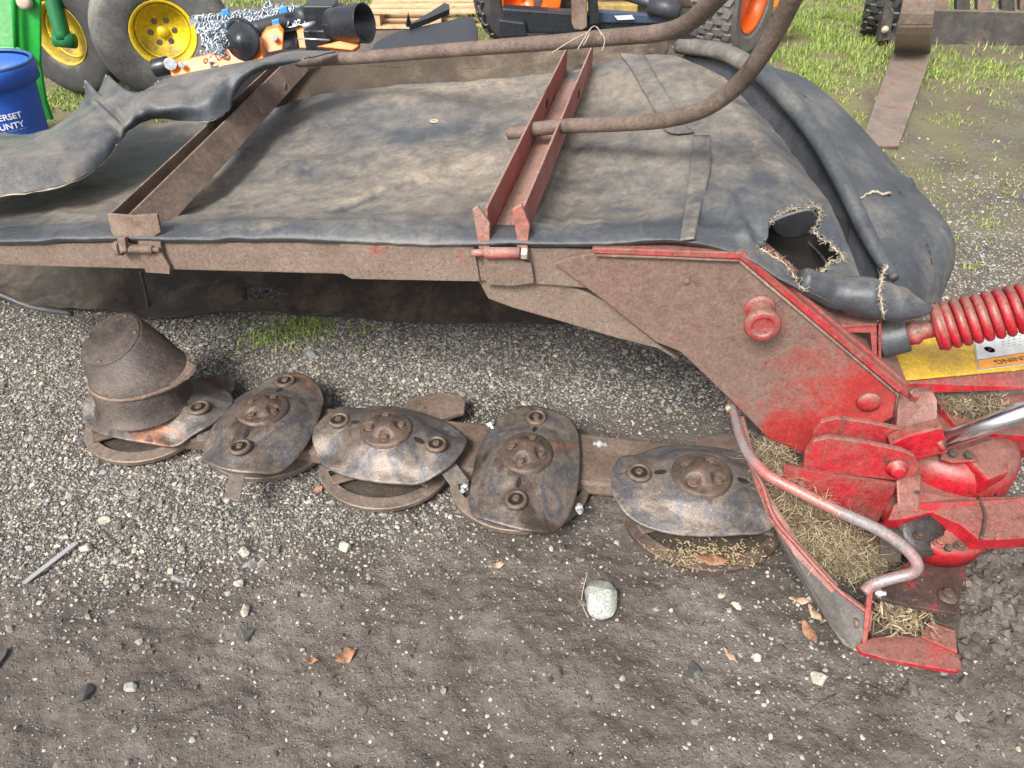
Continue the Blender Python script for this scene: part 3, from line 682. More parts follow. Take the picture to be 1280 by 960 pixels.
# rolled fold along the right end
roll_px = [(838, 62, 1.12), (890, 72, 1.0), (935, 96, .88), (975, 130, .74), (1008, 175, .6), (1040, 235, .42), (1068, 290, .29), (1092, 330, .2), (1108, 352, .14)]
mb = MB(); mb.tube([Ud(x+10, y-2, d)+UP*(.010+.006*math.sin(x*.05)) for x, y, d in roll_px], [.022, .025, .026, .025, .023, .021, .019, .016, .010], 20, 8)
o = mb.build('curtain_roll', M_rubber, mower, smooth=True); dust_on(o, [(870, 70, 60, 40, .5), (1060, 270, 80, 80, -.25)], .12)
patch('fold_shade_sheet', [[Ud(x-(60 if y < 280 else 34), y+6, d-.02)-UP*.05, Ud(x-22, y+6, d)-UP*.085, Ud(x+4, y+4, d)-UP*.075, Ud(x+18, y+2, d)-UP*.01] for x, y, d in roll_px[:-1]], M_black, mower, 8, 8, amp=.003)  # black sheet added in the gap beside the roll, standing in for shade
# outer end panel of the curtain
netO = [
 [(840, 58, 1.14), (850, 54, 1.18), (862, 50, 1.22), (866, 60, 1.24)],
 [(900, 72, .98), (915, 70, 1.05), (930, 72, 1.10), (934, 84, 1.1)],
 [(960, 100, .82), (990, 98, .92), (1015, 104, .99), (1016, 118, 1.0)],
 [(1008, 160, .64), (1045, 150, .78), (1082, 165, .86), (1080, 182, .86)],
 [(1045, 230, .44), (1085, 215, .60), (1135, 222, .72), (1128, 240, .72)],
 [(1075, 290, .30), (1120, 270, .42), (1178, 272, .54), (1172, 290, .54)],
 [(1098, 334, .20), (1140, 326, .27), (1192, 318, .42), (1184, 335, .42)],
 [(1104, 372, .13), (1140, 380, .17), (1172, 380, .27), (1168, 386, .27)],
]
netO = [c_+[(c_[3][0]-(14 if i_ < 6 else 4), c_[3][1]+(6 if i_ < 6 else 2), 'd', c_[3][2]-(.10 if i_ < 6 else .02))] for i_, c_ in enumerate(netO)]
outer, GO = patch('end_curtain', netO, M_rubber, mower, 16, 16, amp=.006, nscale=8, seed=12, solid=.007)
dust_on(outer, [(900, 70, 70, 40, .5), (1150, 300, 60, 60, .05)], .12)
# stitched seams (thin thread lines)
def stitch(pts, parent, dep=None, mat=None, L=.008, gap=.004, r=.0009, f=on_sheet):
    P, _ = catmull([f(*p) for p in pts], [0]*len(pts), 12); mb = MB(); acc = 0; on = True; seg = [P[0]]
    for i in range(1, len(P)):
        a, b = P[i-1], P[i]; n = max(1, int((b-a).length/.004))
        for k in range(1, n+1):
            q = a.lerp(b, k/n); acc += .004
            if on: seg.append(q)
            if acc > (L if on else gap):
                if on and len(seg) > 1: mb.tube(seg, r, 5, 1)
                on = not on; acc = 0; seg = [q]
    if mb.v: return mb.build('stitching', mat or M_hole, parent)
goP = proj(GO.reshape(-1, 3)); GOf = GO.reshape(-1, 3)
def on_outer(x, y):
    k = np.argmin((goP[0]-x)**2+(goP[1]-y)**2); q = Vector(GOf[k]); return q+UP*.0005
stitch([(895, 64), (1000, 110), (1070, 175), (1125, 240), (1165, 300), (1172, 340)], outer, f=on_outer)
stitch([(900, 68), (1000, 116), (1065, 178), (1120, 244), (1158, 302), (1164, 340)], outer, f=on_outer)
stitch([(856, 296), (866, 250), (880, 190)], crt, mat=M_fray); 
# tear across the end panel
mb = MB(); P = [on_outer(*p)+UP*.004 for p in ((1072, 250), (1090, 243), (1108, 246), (1126, 240), (1142, 238))]; P, _ = catmull(P, [0]*5, 6)
mb.tube([p+Vector([random.gauss(0, .002) for _ in range(3)]) for p in P], [.003*random.uniform(.6, 1.3) for _ in P], 6, 1); mb.build('frayed_edge', M_fray, outer, smooth=True)
patch('overlap_strip', [[(1068, 247, 'd', .51), (1085, 236, 'd', .56)], [(1105, 240, 'd', .60), (1106, 224, 'd', .64)], [(1145, 238, 'd', .68), (1138, 222, 'd', .70)]], M_rubber, outer, 8, 6, amp=.003, solid=.005).__class__
# sewn strip from upper back to middle with a curled end
def strip_on(pts, name, lift=.008):
    net = [[tuple(on_sheet(*a, lift=lift)), tuple(on_sheet(*b, lift=lift*1.5))] for a, b in pts]
    A = np.array(net); G = crv(A, 10); nv = 6
    G = np.stack([G[:, 0]*(1-k/nv)+G[:, 1]*k/nv for k in range(nv+1)], 1)
    x, y = G[..., 0], G[..., 1]; G[..., 2] += .003*fbm(x*30, y*30, 3, 8)
    nu = G.shape[0]; V = G.reshape(-1, 3)
    fs = [(i*(nv+1)+j, (i+1)*(nv+1)+j, (i+1)*(nv+1)+j+1, i*(nv+1)+j+1) for i in range(nu-1) for j in range(nv)]
    o = mobj(name, V, fs, M_rubber, crt, smooth=True, solid=.005); dust_on(o, [], .5); return o
strip_on([((775, 68), (806, 70)), ((790, 90), (818, 92)), ((806, 118), (834, 118)), ((822, 148), (848, 142)), ((832, 164), (858, 158)), ((846, 168), (868, 166))], 'sewn_strip')
strip_on([((850, 302), (868, 300)), ((856, 262), (876, 262)), ((862, 215), (888, 212)), ((866, 172), (888, 170))], 'sewn_strip', lift=.008)

# ---- left flap thrown back over the top
def fold_flap(G):
    px, py = proj(G.reshape(-1, 3)); px = px.reshape(G.shape[:2]); py = py.reshape(G.shape[:2])
    for x1, y1, x2, y2, w_, h in ((108, 122, 158, 168, 4, .012), (150, 120, 165, 160, 7, -.010), (196, 112, 182, 148, 9, .008), (40, 160, 90, 190, 8, .006), (230, 105, 250, 140, 10, -.008)):
        dx, dy = x2-x1, y2-y1; L = math.hypot(dx, dy); t = ((px-x1)*dx+(py-y1)*dy)/L/L; q = (-(px-x1)*dy+(py-y1)*dx)/L
        G[..., 2] += h*np.exp(-(q/w_)**2)*np.clip(1-np.abs(2*t-1)**3, 0, 1)*(np.abs(t-.5) < .5)
netF = [
 [(-170, 262, 'z', .68), (-150, 215, 'z', .72), (-120, 170, 'z', .70), (-100, 150, 'z', .62)],
 [(0, 245, 'z', .675), (5, 215, 'z', .71), (15, 190, 'z', .71), (28, 170, 'z', .65)],
 [(80, 232, 'z', .68), (80, 200, 'z', .715), (75, 172, 'z', .72), (78, 152, 'z', .66)],
 [(125, 206, 'z', .69), (130, 175, 'z', .73), (118, 145, 'z', .745), (106, 124, 'z', .70)],
 [(148, 180, 'z', .71), (150, 158, 'z', .735), (130, 135, 'z', .745), (107, 102, 'z', .74)],
 [(162, 160, 'z', .725), (160, 146, 'z', .76), (142, 128, 'z', .762), (122, 117, 'z', .735)],
 [(182, 150, 'z', .735), (178, 140, 'z', .765), (158, 122, 'z', .775), (135, 96, 'z', .775)],
 [(205, 147, 'z', .74), (200, 136, 'z', .78), (182, 120, 'z', .785), (150, 116, 'z', .75)],
 [(226, 150, 'z', .735), (228, 132, 'z', .785), (215, 112, 'z', .80), (178, 116, 'z', .765)],
 [(262, 150, 'z', .745), (262, 122, 'z', .80), (245, 107, 'z', .81), (205, 101, 'z', .78)],
 [(285, 138, 'z', .76), (285, 105, 'z', .82), (275, 95, 'z', .835), (255, 89, 'z', .81)],
 [(292, 118, 'z', .785), (303, 94, 'z', .84), (312, 83, 'z', .85), (316, 77, 'z', .83)],
 [(318, 90, 'z', .83), (335, 79, 'z', .86), (350, 72, 'z', .86), (360, 66, 'z', .85)],
 [(380, 74, 'z', .86), (392, 72, 'z', .86), (405, 69, 'z', .86), (420, 66, 'z', .85)],
]
flap, GF = patch('folded_flap', netF, M_flap, mower, 14, 14, amp=.0035, nscale=7, seed=21, solid=.004, hook=fold_flap)
mb = MB(); n3 = GF.shape[0]
P = [Vector(GF[i, 0])+Vector([random.gauss(0, .001) for _ in range(3)]) for i in range(0, n3, 2)]
mb.tube(P, .0022, 6, 1, jitter=.3); mb.build('flap_edge', M_fray, flap, smooth=True)
mb = MB(); P = [Vector(GF[i, -1])+Vector([random.gauss(0, .0025) for _ in range(3)]) for i in range(42, 130)]
mb.tube(P, .0024, 6, 1, jitter=.5); mb.build('frayed_edge', M_fray, flap, smooth=True)
# ---- rear band of the curtain standing behind the top sheet
netB = [
 [(180, 200, 'd', 1.0), (215, 165, 'd', 1.12), (250, 110, 'd', 1.22), (280, 82, 'd', 1.28)],
 [(290, 175, 'd', 1.2), (300, 150, 'd', 1.25), (335, 95, 'd', 1.29), (345, 74, 'd', 1.32)],
 [(430, 150, 'd', 1.22), (430, 122, 'd', 1.27), (440, 95, 'd', 1.31), (460, 70, 'd', 1.34)],
 [(560, 135, 'd', 1.22), (560, 108, 'd', 1.27), (565, 88, 'd', 1.31), (570, 67, 'd', 1.34)],
 [(690, 120, 'd', 1.1), (690, 95, 'd', 1.2), (700, 80, 'd', 1.26), (700, 62, 'd', 1.32)],
 [(830, 100, 'd', 1.1), (830, 75, 'd', 1.18), (835, 64, 'd', 1.22), (836, 52, 'd', 1.26)],
]
band, GB = patch('rear_curtain', netB, M_under, mower, 16, 14, amp=.005, nscale=7, seed=31)
patch('flap_shade_sheet', [[(262, 150, 'd', 1.10), (272, 125, 'd', 1.14), (292, 98, 'd', 1.18), (330, 80, 'd', 1.22)], [(300, 148, 'd', 1.14), (312, 125, 'd', 1.18), (335, 98, 'd', 1.22), (362, 76, 'd', 1.26)], [(345, 138, 'd', 1.18), (352, 118, 'd', 1.22), (372, 95, 'd', 1.26), (395, 74, 'd', 1.29)]], M_hole, mower, 8, 8, amp=.003)  # near-black sheet added for the shade in the cavity under the flap
gbP = proj(GB.reshape(-1, 3)); GBf = GB.reshape(-1, 3)
def on_band(x, y):
    k = np.argmin((gbP[0]-x)**2+(gbP[1]-y)**2); q = Vector(GBf[k]); return q+Vector((0, -.003, .003))
stitch([(450, 84), (560, 88), (680, 80), (790, 66)], band, f=on_band, L=.012, gap=.003)
# ---- inner curtain hanging behind the cutter bar
def drop(x):                             # lower edge in the picture
    xs = [-200, 0, 60, 100, 130, 165, 190, 260, 310, 360, 430, 520, 600, 690, 780]
    ys = [350, 368, 384, 392, 386, 395, 399, 392, 387, 389, 396, 402, 404, 403, 398]
    return float(np.interp(x, xs, ys))
netC = [[(x, 300, 'd', .80), (x, 330, 'd', .72), (x, (335+drop(x))/2, 'd', .64), (x, drop(x), 'd', .56)] for x in (-200, -60, 60, 130, 175, 200, 300, 420, 540, 640, 700, 790)]
slit = [(311, 359), (330, 359), (353, 366), (330, 372), (311, 373)]
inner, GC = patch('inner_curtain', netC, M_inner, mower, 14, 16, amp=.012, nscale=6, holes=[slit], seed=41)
mb = MB(); mb.tube([Ud(x, y, .60) for x, y in ((176, 340), (182, 365), (188, 398))], .006, 8, 6); mb.build('curtain_seam', M_black, mower, smooth=True)
# left front lower lip of the curtain
mb = MB(); mb.tube([Ud(x, y, .38) for x, y in ((-150, 325), (-60, 345), (0, 368), (40, 384), (90, 392))], [.009]*5, 8, 6)
mb.build('curtain_hem', M_black, mower, smooth=True)

# ---- frame beam
mb = MB(); mb.prism([Ud(x, y, 0) for x, y in ((-190, 301), (0, 305), (200, 303), (425, 303), (600, 308), (790, 314), (790, 366), (700, 358), (605, 352), (425, 343), (0, 332), (-190, 330))], NV*.09)
beam = mb.build('frame_beam', M_beam, mower, bevel=.004)
plate('beam_plate', [(425, 300), (560, 302), (592, 306), (600, 352), (440, 349), (424, 340)], -.007, .006, M_beam, beam, bevel=.0015)
plate('hanger_bracket', [(604, 322), (640, 322), (664, 330), (668, 354), (640, 358), (608, 356)], -.014, .013, M_beam, beam)
# lower curved web running from the beam down to the hinge
web = plate('lower_web', [(560, 345), (640, 352), (700, 352), (760, 378), (822, 430), (850, 452), (822, 436), (760, 420), (700, 402), (640, 385), (610, 374), (598, 352)], .010, .035, M_beam, mower, bevel=.004)
# big gusset plate
M_gus = None
def gusset_mat():
    m, t, b = newmat('dusty_gusset_paint'); v = objvec(t)
    tc = t.nodes.new('ShaderNodeTexCoord'); sx = t.nodes.new('ShaderNodeSeparateXYZ'); t.links.new(tc.outputs['Object'], sx.inputs[0])
    n1 = noise(t, v, 7, 7, .65, .4); n2 = noise(t, v, 40, 6, .7); n3 = noise(t, v, 150, 5, .75)
    base = ramp(t, [(.3, (.26, .022, .02)), (.7, (.40, .045, .04))]); t.links.new(n1, base.inputs[0])
    # caked dust is thick on the upper left and was wiped off towards the hinge
    pos = math_(t, 'ADD', math_(t, 'MULTIPLY', sx.outputs[0], -1.3), math_(t, 'MULTIPLY', sx.outputs[2], .9))
    d = math_(t, 'ADD', math_(t, 'ADD', pos, math_(t, 'MULTIPLY', n1, 1.3)), math_(t, 'MULTIPLY', n2, .35))
    f = ramp(t, [(.36, (0, 0, 0)), (.74, (.95,)*3)]); t.links.new(d, f.inputs[0])
    dust = ramp(t, [(.3, (.115, .077, .060)), (.6, (.165, .116, .092))]); t.links.new(n2, dust.inputs[0])
    c = mix(t, f.outputs[0], base.outputs[0], dust.outputs[0])
    nc = noise(t, v, 26, 9, .72, .3); fc = ramp(t, [(.60, (0, 0, 0)), (.63, (.8,)*3)]); t.links.new(nc, fc.inputs[0]); c = mix(t, fc.outputs[0], c, (.11, .065, .052))
    f3 = ramp(t, [(.25, (.5,)*3), (.5, (1, 1, 1)), (.75, (1.5,)*3)]); t.links.new(n3, f3.inputs[0]); c = mix(t, .9, c, f3.outputs[0], 'MULTIPLY')
    t.links.new(c, b.inputs['Base Color']); rr = math_(t, 'ADD', math_(t, 'MULTIPLY', f.outputs[0], .35), .48); t.links.new(rr, b.inputs['Roughness'])
    bp = nd(t, 'ShaderNodeBump'); bp.inputs['Strength'].default_value = .4; bp.inputs['Distance'].default_value = .002
    t.links.new(math_(t, 'ADD', n3, n2), bp.inputs['Height']); t.links.new(bp.outputs[0], b.inputs['Normal']); return m
M_gus = gusset_mat()
gus = plate('gusset_plate', [(692, 330), (712, 322), (742, 317), (925, 324), (1124, 492), (1120, 520), (1100, 530), (1040, 562), (1000, 566), (960, 548), (915, 502), (880, 468), (850, 440), (820, 428), (760, 380)], -.012, .016, M_gus, mower, bevel=.003)
# flange round the top of the gusset and the box behind it
fl = [(742, 317), (925, 324), (1124, 492)]; fo = [(735, 310), (932, 312), (1132, 480)]
mb = MB(); A = [Ud(x, y, -.020) for x, y in fl]; B = [Ud(x, y-1, -.020) for x, y in ((740, 311), (930, 317), (1130, 486))]
for i in (0, 1):
    mb.prism([A[i], A[i+1], B[i+1], B[i]], NV*.10)
rim = mb.build('gusset_flange', M_red, gus, bevel=.002)
mb = MB(); mb.prism([Ud(x, y, .0) for x, y in ((900, 316), (940, 314), (1135, 480), (1135, 500), (930, 330), (900, 326))], NV*.12)
mb.build('box_frame', M_red, mower, bevel=.004)
# painted lip strip in front of the flange
mb = MB(); mb.tube([Ud(x, y, -.020) for x, y in ((745, 319), (830, 322), (924, 326))], .003, 8, 1); mb.tube([Ud(x, y, -.016) for x, y in ((924, 326), (1122, 493), (1118, 522))], .0032, 8, 1)
mb.build('weld_bead', M_rust, gus, smooth=True)
# pivot knob
def rel(p, d): return p+NV*d
mb = MB(); c = Ud(950, 384, -.012); kdir = (-NV-UP*.05).normalized()
mb.lathe(c, kdir, [(.032, 0), (.032, .006), (.026, .010), (.024, .050), (.034, .054), (.038, .058), (.038, .068), (.034, .074), (.024, .075), (.021, .071), (0.0, .071)], 36)
mb.build('pivot_knob', M_red, gus, smooth=True, bevel=.0015)
mb = MB(); c = Ud(1086, 502, -.012); mb.lathe(c, -NV, [(.028, 0), (.026, .006), (.014, .010), (0, .010)], 24); mb.build('boss', M_red, gus, smooth=True)
# weld plug marks
for x, y in ((858, 352),): mb = MB(); mb.lathe(Ud(x, y, -.012), -NV, [(.009, 0), (.008, .002), (0, .002)], 16); mb.build('boss', M_rust, gus, smooth=True)

# ---- channels lying over the curtain
def channel(near, far, wn, wf, hn, hf, mat, name='curtain_channel', flare=0):
    """U channel open upwards. near/far = left foot and right foot points at both ends"""
    nl, nr = near; fl_, fr = far
    mb = MB(); t = .006
    def side(a, b, ha, hb): 
        a = Vector(a); b = Vector(b); sd = (Vector(nr)-Vector(nl)).normalized()*t
        mb.prism([a, b, b+UP*hb, a+UP*ha], sd)
    sd = (Vector(nr)-Vector(nl)).normalized()*t
    side(nl, fl_, hn, hf); a = Vector(nr)-sd; b = Vector(fr)-sd; fl2 = (Vector(nr)-Vector(nl)).normalized()*flare
    mb.prism([a, b, b+UP*hf-fl2*.8, a+UP*hn-fl2], sd)
    mb.prism([Vector(nl)+sd*1.02, Vector(nr)-sd*1.02, Vector(fr)-sd*1.02, Vector(fl_)+sd*1.02], UP*t)
    return mb.build(name, mat, mower, bevel=.0015)
def lift_pt(x, y, d, up=0): return Ud(x, y, d)+UP*up
# left channel (rust brown)
chL = channel((Ud(146, 300, .0), Ud(196, 300, .0)), (Ud(356, 92, 1.16), Ud(386, 88, 1.16)), 0, 0, .066, .062, M_rust, flare=.048)
mb = MB(); mb.prism([Ud(x, y, -.012) for x, y in ((134, 268), (166, 270), (196, 268), (201, 290), (187, 300), (146, 300), (139, 290))], NV*.008)
mb.build('end_plate', M_rust, chL, bevel=.001)
a = Ud(150, 310, -.016); b_ = Ud(192, 312, -.016); mb = MB(); mb.cyl(a, b_, .0105); mb.cyl(Ud(146, 310, -.016), Ud(152, 310, -.016), .018); mb.cyl(b_, Ud(200, 312, -.016), .006)
mb.build('hinge_pin', M_rust, chL, smooth=True, bevel=.001)
plate('hinge_tab', [(172, 300), (200, 300), (203, 318), (212, 334), (212, 343), (182, 341), (178, 330)], -.012, .012, M_rust, chL)
plate('hinge_tab', [(146, 298), (156, 298), (158, 314), (150, 318)], -.03, .012, M_rust, chL)
# right channel (faded red)
chR = channel((Ud(607, 304, -.002), Ud(655, 304, -.002)), (Ud(706, 92, 1.08), Ud(740, 88, 1.08)), 0, 0, .084, .080, M_channel_red)
# pointed end cheeks
for pts in (((590, 262), (597, 258), (612, 280), (612, 322), (600, 322), (598, 306)), ((640, 262), (652, 256), (662, 282), (658, 322), (646, 322), (646, 300))):
    plate('end_cheek', pts, -.012, .010, M_channel_red, chR)
mb = MB(); mb.cyl(Ud(606, 316, -.020), Ud(650, 316, -.020), .0125); mb.cyl(Ud(590, 316, -.020), Ud(606, 316, -.020), .008)
mb.build('hinge_pin', M_channel_red, chR, smooth=True)
mb = MB(); p = Ud(652, 316, -.020); mb.hexnut(p, TV, .014, .014); mb.build('bolt', plain('pale_bolt', (.42, .34, .29), .6, .2), chR, bevel=.0008)
# slots and bolt heads in the channels
def hole_at(P, n, rx, name='bolt_hole', mat=M_hole, parent=None, h=.0012):
    mb = MB(); mb.lathe(P, n, [(rx, -.001), (rx, h), (0, h)], 20); return mb.build(name, mat, parent)
def along(nr, fr, k, up): return Vector(nr).lerp(Vector(fr), k)+UP*up
sideN = TV.cross(UP)
nrm = (Ud(386, 88, 1.16)-Ud(196, 300, 0)).cross(UP).normalized()
for k, up in ((.60, .028), (.76, .028), (.86, .028)): hole_at(along(Ud(146, 300, 0), Ud(356, 92, 1.16), k, up)+nrm*.0062, nrm, .011, parent=chL)
for k, up in ((.62, .026), (.80, .026)): hole_at(along(Ud(196, 300, 0), Ud(386, 88, 1.16), k, up)+nrm*.0004, nrm, .012, 'rivet', M_rust, chL, .003)
nrm2 = (Ud(740, 88, 1.08)-Ud(655, 304, 0)).cross(UP).normalized()
for k in (.52, .72): hole_at(along(Ud(655, 304, 0), Ud(740, 88, 1.08), k, .036)+nrm2*.0004, nrm2, .012, parent=chR)
hole_at(along(Ud(607, 304, 0), Ud(706, 92, 1.08), .66, .04)+nrm2*.0065, nrm2, .013, parent=chR)
# grommet in the curtain
p = on_sheet(543, 152); mb = MB(); mb.lathe(p, UP, [(.005, .0), (.005, .003), (.013, .004), (.014, 0)], 24); g_ = mb.build('grommet', M_fray, crt, smooth=True)
mb = MB(); mb.lathe(p, UP, [(.006, -.004), (.006, .0015), (0, .0015)], 16); mb.build('grommet_hole', M_hole, crt)

# ---- the two bent lifting tubes
mb = MB(); mb.tube([U(p) for p in ((372, 76, 'c', 2.46), (450, 72, 'c', 2.34), (560, 63, 'c', 2.12), (680, 54, 'c', 1.92), (760, 47, 'c', 1.78), (818, 42, 'c', 1.68), (850, 34, 'c', 1.60), (872, 20, 'c', 1.52), (905, -12, 'c', 1.40), (960, -65, 'c', 1.25))], .0185, 20, 8)
mb.build('bent_tube', M_tube, mower, smooth=True)
mb = MB(); mb.tube([U(p) for p in ((636, 166, 'c', 2.05), (700, 158, 'c', 1.98), (770, 155, 'c', 1.88), (830, 150, 'c', 1.78), (880, 136, 'c', 1.68), (920, 108, 'c', 1.58), (948, 74, 'c', 1.50), (972, 34, 'c', 1.42), (992, -6, 'c', 1.34), (1015, -50, 'c', 1.26))], .0185, 20, 8)
mb.build('bent_tube', M_tube, mower, smooth=True)
# ---- cutter bar
def Gp(x, y, z): return Uz(x, y, z)
barL = Gp(196, 515, .07); barR = Gp(985, 598, .07); bd = (barR-barL).normalized(); bn = Vector((-bd.y, bd.x, 0)).normalized()
mb = MB(); mb.prism([barL-bn*.095-UP*.0, barR+bd*.25-bn*.095, barR+bd*.25+bn*.095, barL+bn*.095], UP*-.045)
bar = mb.build('cutter_bar', M_bar, mower, bevel=.008)
# rear scalloped lugs of the bar
discs = []   # (px,py of centre at disc height, angle)
ZB = .125
def ctr(a, b): 
    A = Gp(*a, ZB); B = Gp(*b, ZB); return (A+B)/2, math.atan2((B-A).y, (B-A).x)
D2c, D2a = ctr((365, 466), (290, 576)); D3c, D3a = ctr((420, 524), (551, 561)); D4c, D4a = ctr((677, 511), (637, 645))
D4len = (Gp(677, 511, ZB)-Gp(637, 645, ZB)).length/2
D5c = Gp(876, 598, .135); A5 = Gp(783, 592, ZB); D5a = math.atan2((A5-D5c).y, (A5-D5c).x)+math.pi
D1c = Gp(196, 497, .11); B1_ = Gp(247, 508, ZB); D1a = math.atan2((B1_-D1c).y, (B1_-D1c).x)
print('disc centres', [tuple(round(k, 2) for k in c) for c in (D1c, D2c, D3c, D4c, D5c)], 'len', D4len, (Gp(420, 524, ZB)-Gp(551, 561, ZB)).length/2, (Gp(365, 466, ZB)-Gp(290, 576, ZB)).length/2, (A5-D5c).length)
BL = .148     # bolt distance from centre
def disc_h(x, y):                        # top surface height above disc plane
    r = math.hypot(x/1.0, y/1.0)
    h = .034*max(0, 1-(r/.12)**2)**.8 if r < .12 else 0
    base = .018*(1-min(1, (x/.22)**2))-.026*(y/.15)**2
    base += -.012*max(0, abs(y)-.08)/.06
    rb = math.hypot(abs(x)-BL, y)
    return base+h*.55+.010*math.exp(-(rb/.032)**4)
def disc_mesh(name, mat, parent=None, a=.214, b=.150, ex=2.35, cone=False):
    nr, na = 34, 96; vs = [(0, 0, disc_h(0, 0))]; fs = []
    for i in range(1, nr+1):
        q = i/nr
        for j in range(na):
            t = 2*math.pi*j/na; c, s = math.cos(t), math.sin(t)
            R = (abs(c/a)**ex+abs(s/b)**ex)**(-1/ex)
            # twisted wings: one side of each end is fuller
            R *= 1+.05*math.sin(2*t)
            x, y = q*R*c, q*R*s; vs.append((x, y, disc_h(x, y)+.0012*vnoise(np.array(x*40), np.array(y*40), 3)))
    for j in range(na): fs.append((0, 1+j, 1+(j+1) % na))
    for i in range(nr-1):
        for j in range(na):
            k = (j+1) % na; fs.append((1+i*na+j, 1+i*na+k, 1+(i+1)*na+k, 1+(i+1)*na+j))
    V = [Vector(v) for v in vs]
    return mobj(name, V, fs, mat, parent, smooth=True, solid=.007, origin=(0, 0, 0))
proto = disc_mesh('cutting_disc', M_disc)
ORG[proto.name] = Vector((0, 0, 0))
def bolt_mesh(parent, x, y, first=True):
    z = disc_h(x, y); mb = MB()
    mb.lathe((x, y, z-.004), UP, [(.031, 0), (.029, .006), (.026, .009), (.0215, .010), (.019, .002), (0, .002)], 32)
    o = mb.build('blade_bolt', M_bolt, parent, smooth=True)
    mb = MB(); mb.lathe((x, y, z-.001), UP, [(.0200, 0), (.0200, .0026), (0, .0026)], 24); mb.build('bolt_recess', M_hole, parent)
    mb = MB(); mb.hexnut((x, y, z+.0012), UP, .0100, .006); mb.build('nut', M_bolt, parent, bevel=.0006)
for sx in (-1, 1):
    bolt_mesh(proto, sx*BL, .006*sx)
    mb = MB()
    for k in (0, 1):
        mb.lathe((sx*.098, sx*.002, disc_h(.098, 0)-.002), UP, [(.0055, 0), (.0055, .0032), (0, .0032)], 16)
    X = sx*.098; zt = disc_h(.098, 0)+.0016
    mb = MB(); n = 20
    mb.prism([(X+.0145*math.cos(2*math.pi*i/n)*1.0, .0068*math.sin(2*math.pi*i/n), zt-.0028*0+(disc_h(X+.012*math.cos(2*math.pi*i/n), 0)-disc_h(.098, 0))) for i in range(n)], (0, 0, -.004))
    mb.build('slot', M_hole, proto)
# hub cap: raised round boss with four lobes
nr, na = 26, 80; vs = []; fs = []; hz = disc_h(.06, 0)
def hub_h(r, t):
    h = .007+.014*max(0, 1-(r/.050)**2)**1.0
    for k in range(4):
        bx, by = .043*math.cos(math.pi/4+k*math.pi/2), .043*math.sin(math.pi/4+k*math.pi/2)
        q = math.hypot(r*math.cos(t)-bx, r*math.sin(t)-by); h = h*(1-math.exp(-(q/.0165)**6))+.003*math.exp(-(q/.0165)**6)
    return h
for i in range(nr+1):
    for j in range(na):
        r_0 = .074*i/nr; t = 2*math.pi*j/na
        z = hub_h(r_0, t)+disc_h(r_0*math.cos(t), r_0*math.sin(t)) if i < nr else disc_h(.074*math.cos(t), .074*math.sin(t))-.002
        if i == nr-1: z -= .002
        vs.append((r_0*math.cos(t), r_0*math.sin(t), z))
for i in range(nr):
    for j in range(na): k = (j+1) % na; fs.append((i*na+j, i*na+k, (i+1)*na+k, (i+1)*na+j))
mobj('hub_cap', [Vector(v) for v in vs], fs, M_hub, proto, smooth=True)
for k in range(4):
    x, y = .043*math.cos(math.pi/4+k*math.pi/2), .043*math.sin(math.pi/4+k*math.pi/2); zz = disc_h(x, y)
    mb = MB(); mb.lathe((x, y, zz), UP, [(.0135, 0), (.0135, .0045), (.012, .005), (0, .005)], 20); mb.hexnut((x, y, zz+.004), UP, .0100, .008)
    mb.build('hub_bolt', M_bolt, proto, bevel=.0008)
def blade(parent, sx, ang, L=.10, W=.042):
    p = Vector((sx*BL, .006*sx, disc_h(BL, 0)-.028)); u = Vector((math.cos(ang), math.sin(ang), -.12)); v = Vector((-math.sin(ang), math.cos(ang), 0))
    mb = MB(); mb.prism([p-u*.02-v*W*.5, p+u*(L-.012)-v*W*.5, p+u*L+v*W*.5, p-u*.02+v*W*.5], (0, 0, -.0035))
    return mb.build('blade', M_blade, parent, bevel=.0006)
def place(c, a, tiltx=0, tilty=0, first=False, blades=()):
    o = proto if first else proto.copy()
    if not first: scene.collection.objects.link(o)
    o.parent = mower; o.location = Vector((c.x, c.y, 0))-ORG[mower.name]+Vector((0, 0, c.z-.014)); o.rotation_euler = (tiltx, tilty, a)
    if not first:
        for ch in kids: copyobj(ch, o)
    return o
kids = list(proto.children)
def roughen(o, seed, amp=.0045, wing=.010, square=0):
    o.data = o.data.copy(); me = o.data; n = len(me.vertices); V = np.empty(n*3, np.float32); me.vertices.foreach_get('co', V); V = V.reshape(-1, 3)
    rr = np.random.default_rng(seed); x, y = V[:, 0], V[:, 1]
    V[:, 2] += amp*fbm(x*9+seed*7, y*9, 3, seed)+.0012*fbm(x*60, y*60, 3, seed)
    k = rr.uniform(-1, 1, 4)*wing                       # each of the four wings bent and worn by its own amount
    for q, (sx, sy) in enumerate(((1, 1), (-1, 1), (-1, -1), (1, -1))):
        V[:, 2] -= (abs(k[q])+.004)*np.exp(-((x*sx-.14)/.05)**2-((y*sy-.10)/.035)**2)*2
        s_ = 1+(square if square else -.05*(k[q]/wing))*np.exp(-((x*sx-.15)/.06)**2-((y*sy-.09)/.05)**2); V[:, 0] *= s_; V[:, 1] *= s_
    me.vertices.foreach_set('co', V.ravel()); me.update()
def turn_hub(o, ang):
    c_, s_ = math.cos(ang), math.sin(ang)
    for ch in o.children:
        if ch.name.startswith('hub_'):
            x, y, z = ch.location; ch.location = (x*c_-y*s_, x*s_+y*c_, z); ch.rotation_euler.z += ang
def add_blade(o, sx, world_ang, L=.10, W=.042):
    ORG[o.name] = Vector((0, 0, 0)); return blade(o, sx, world_ang-o.rotation_euler.z, L, W)
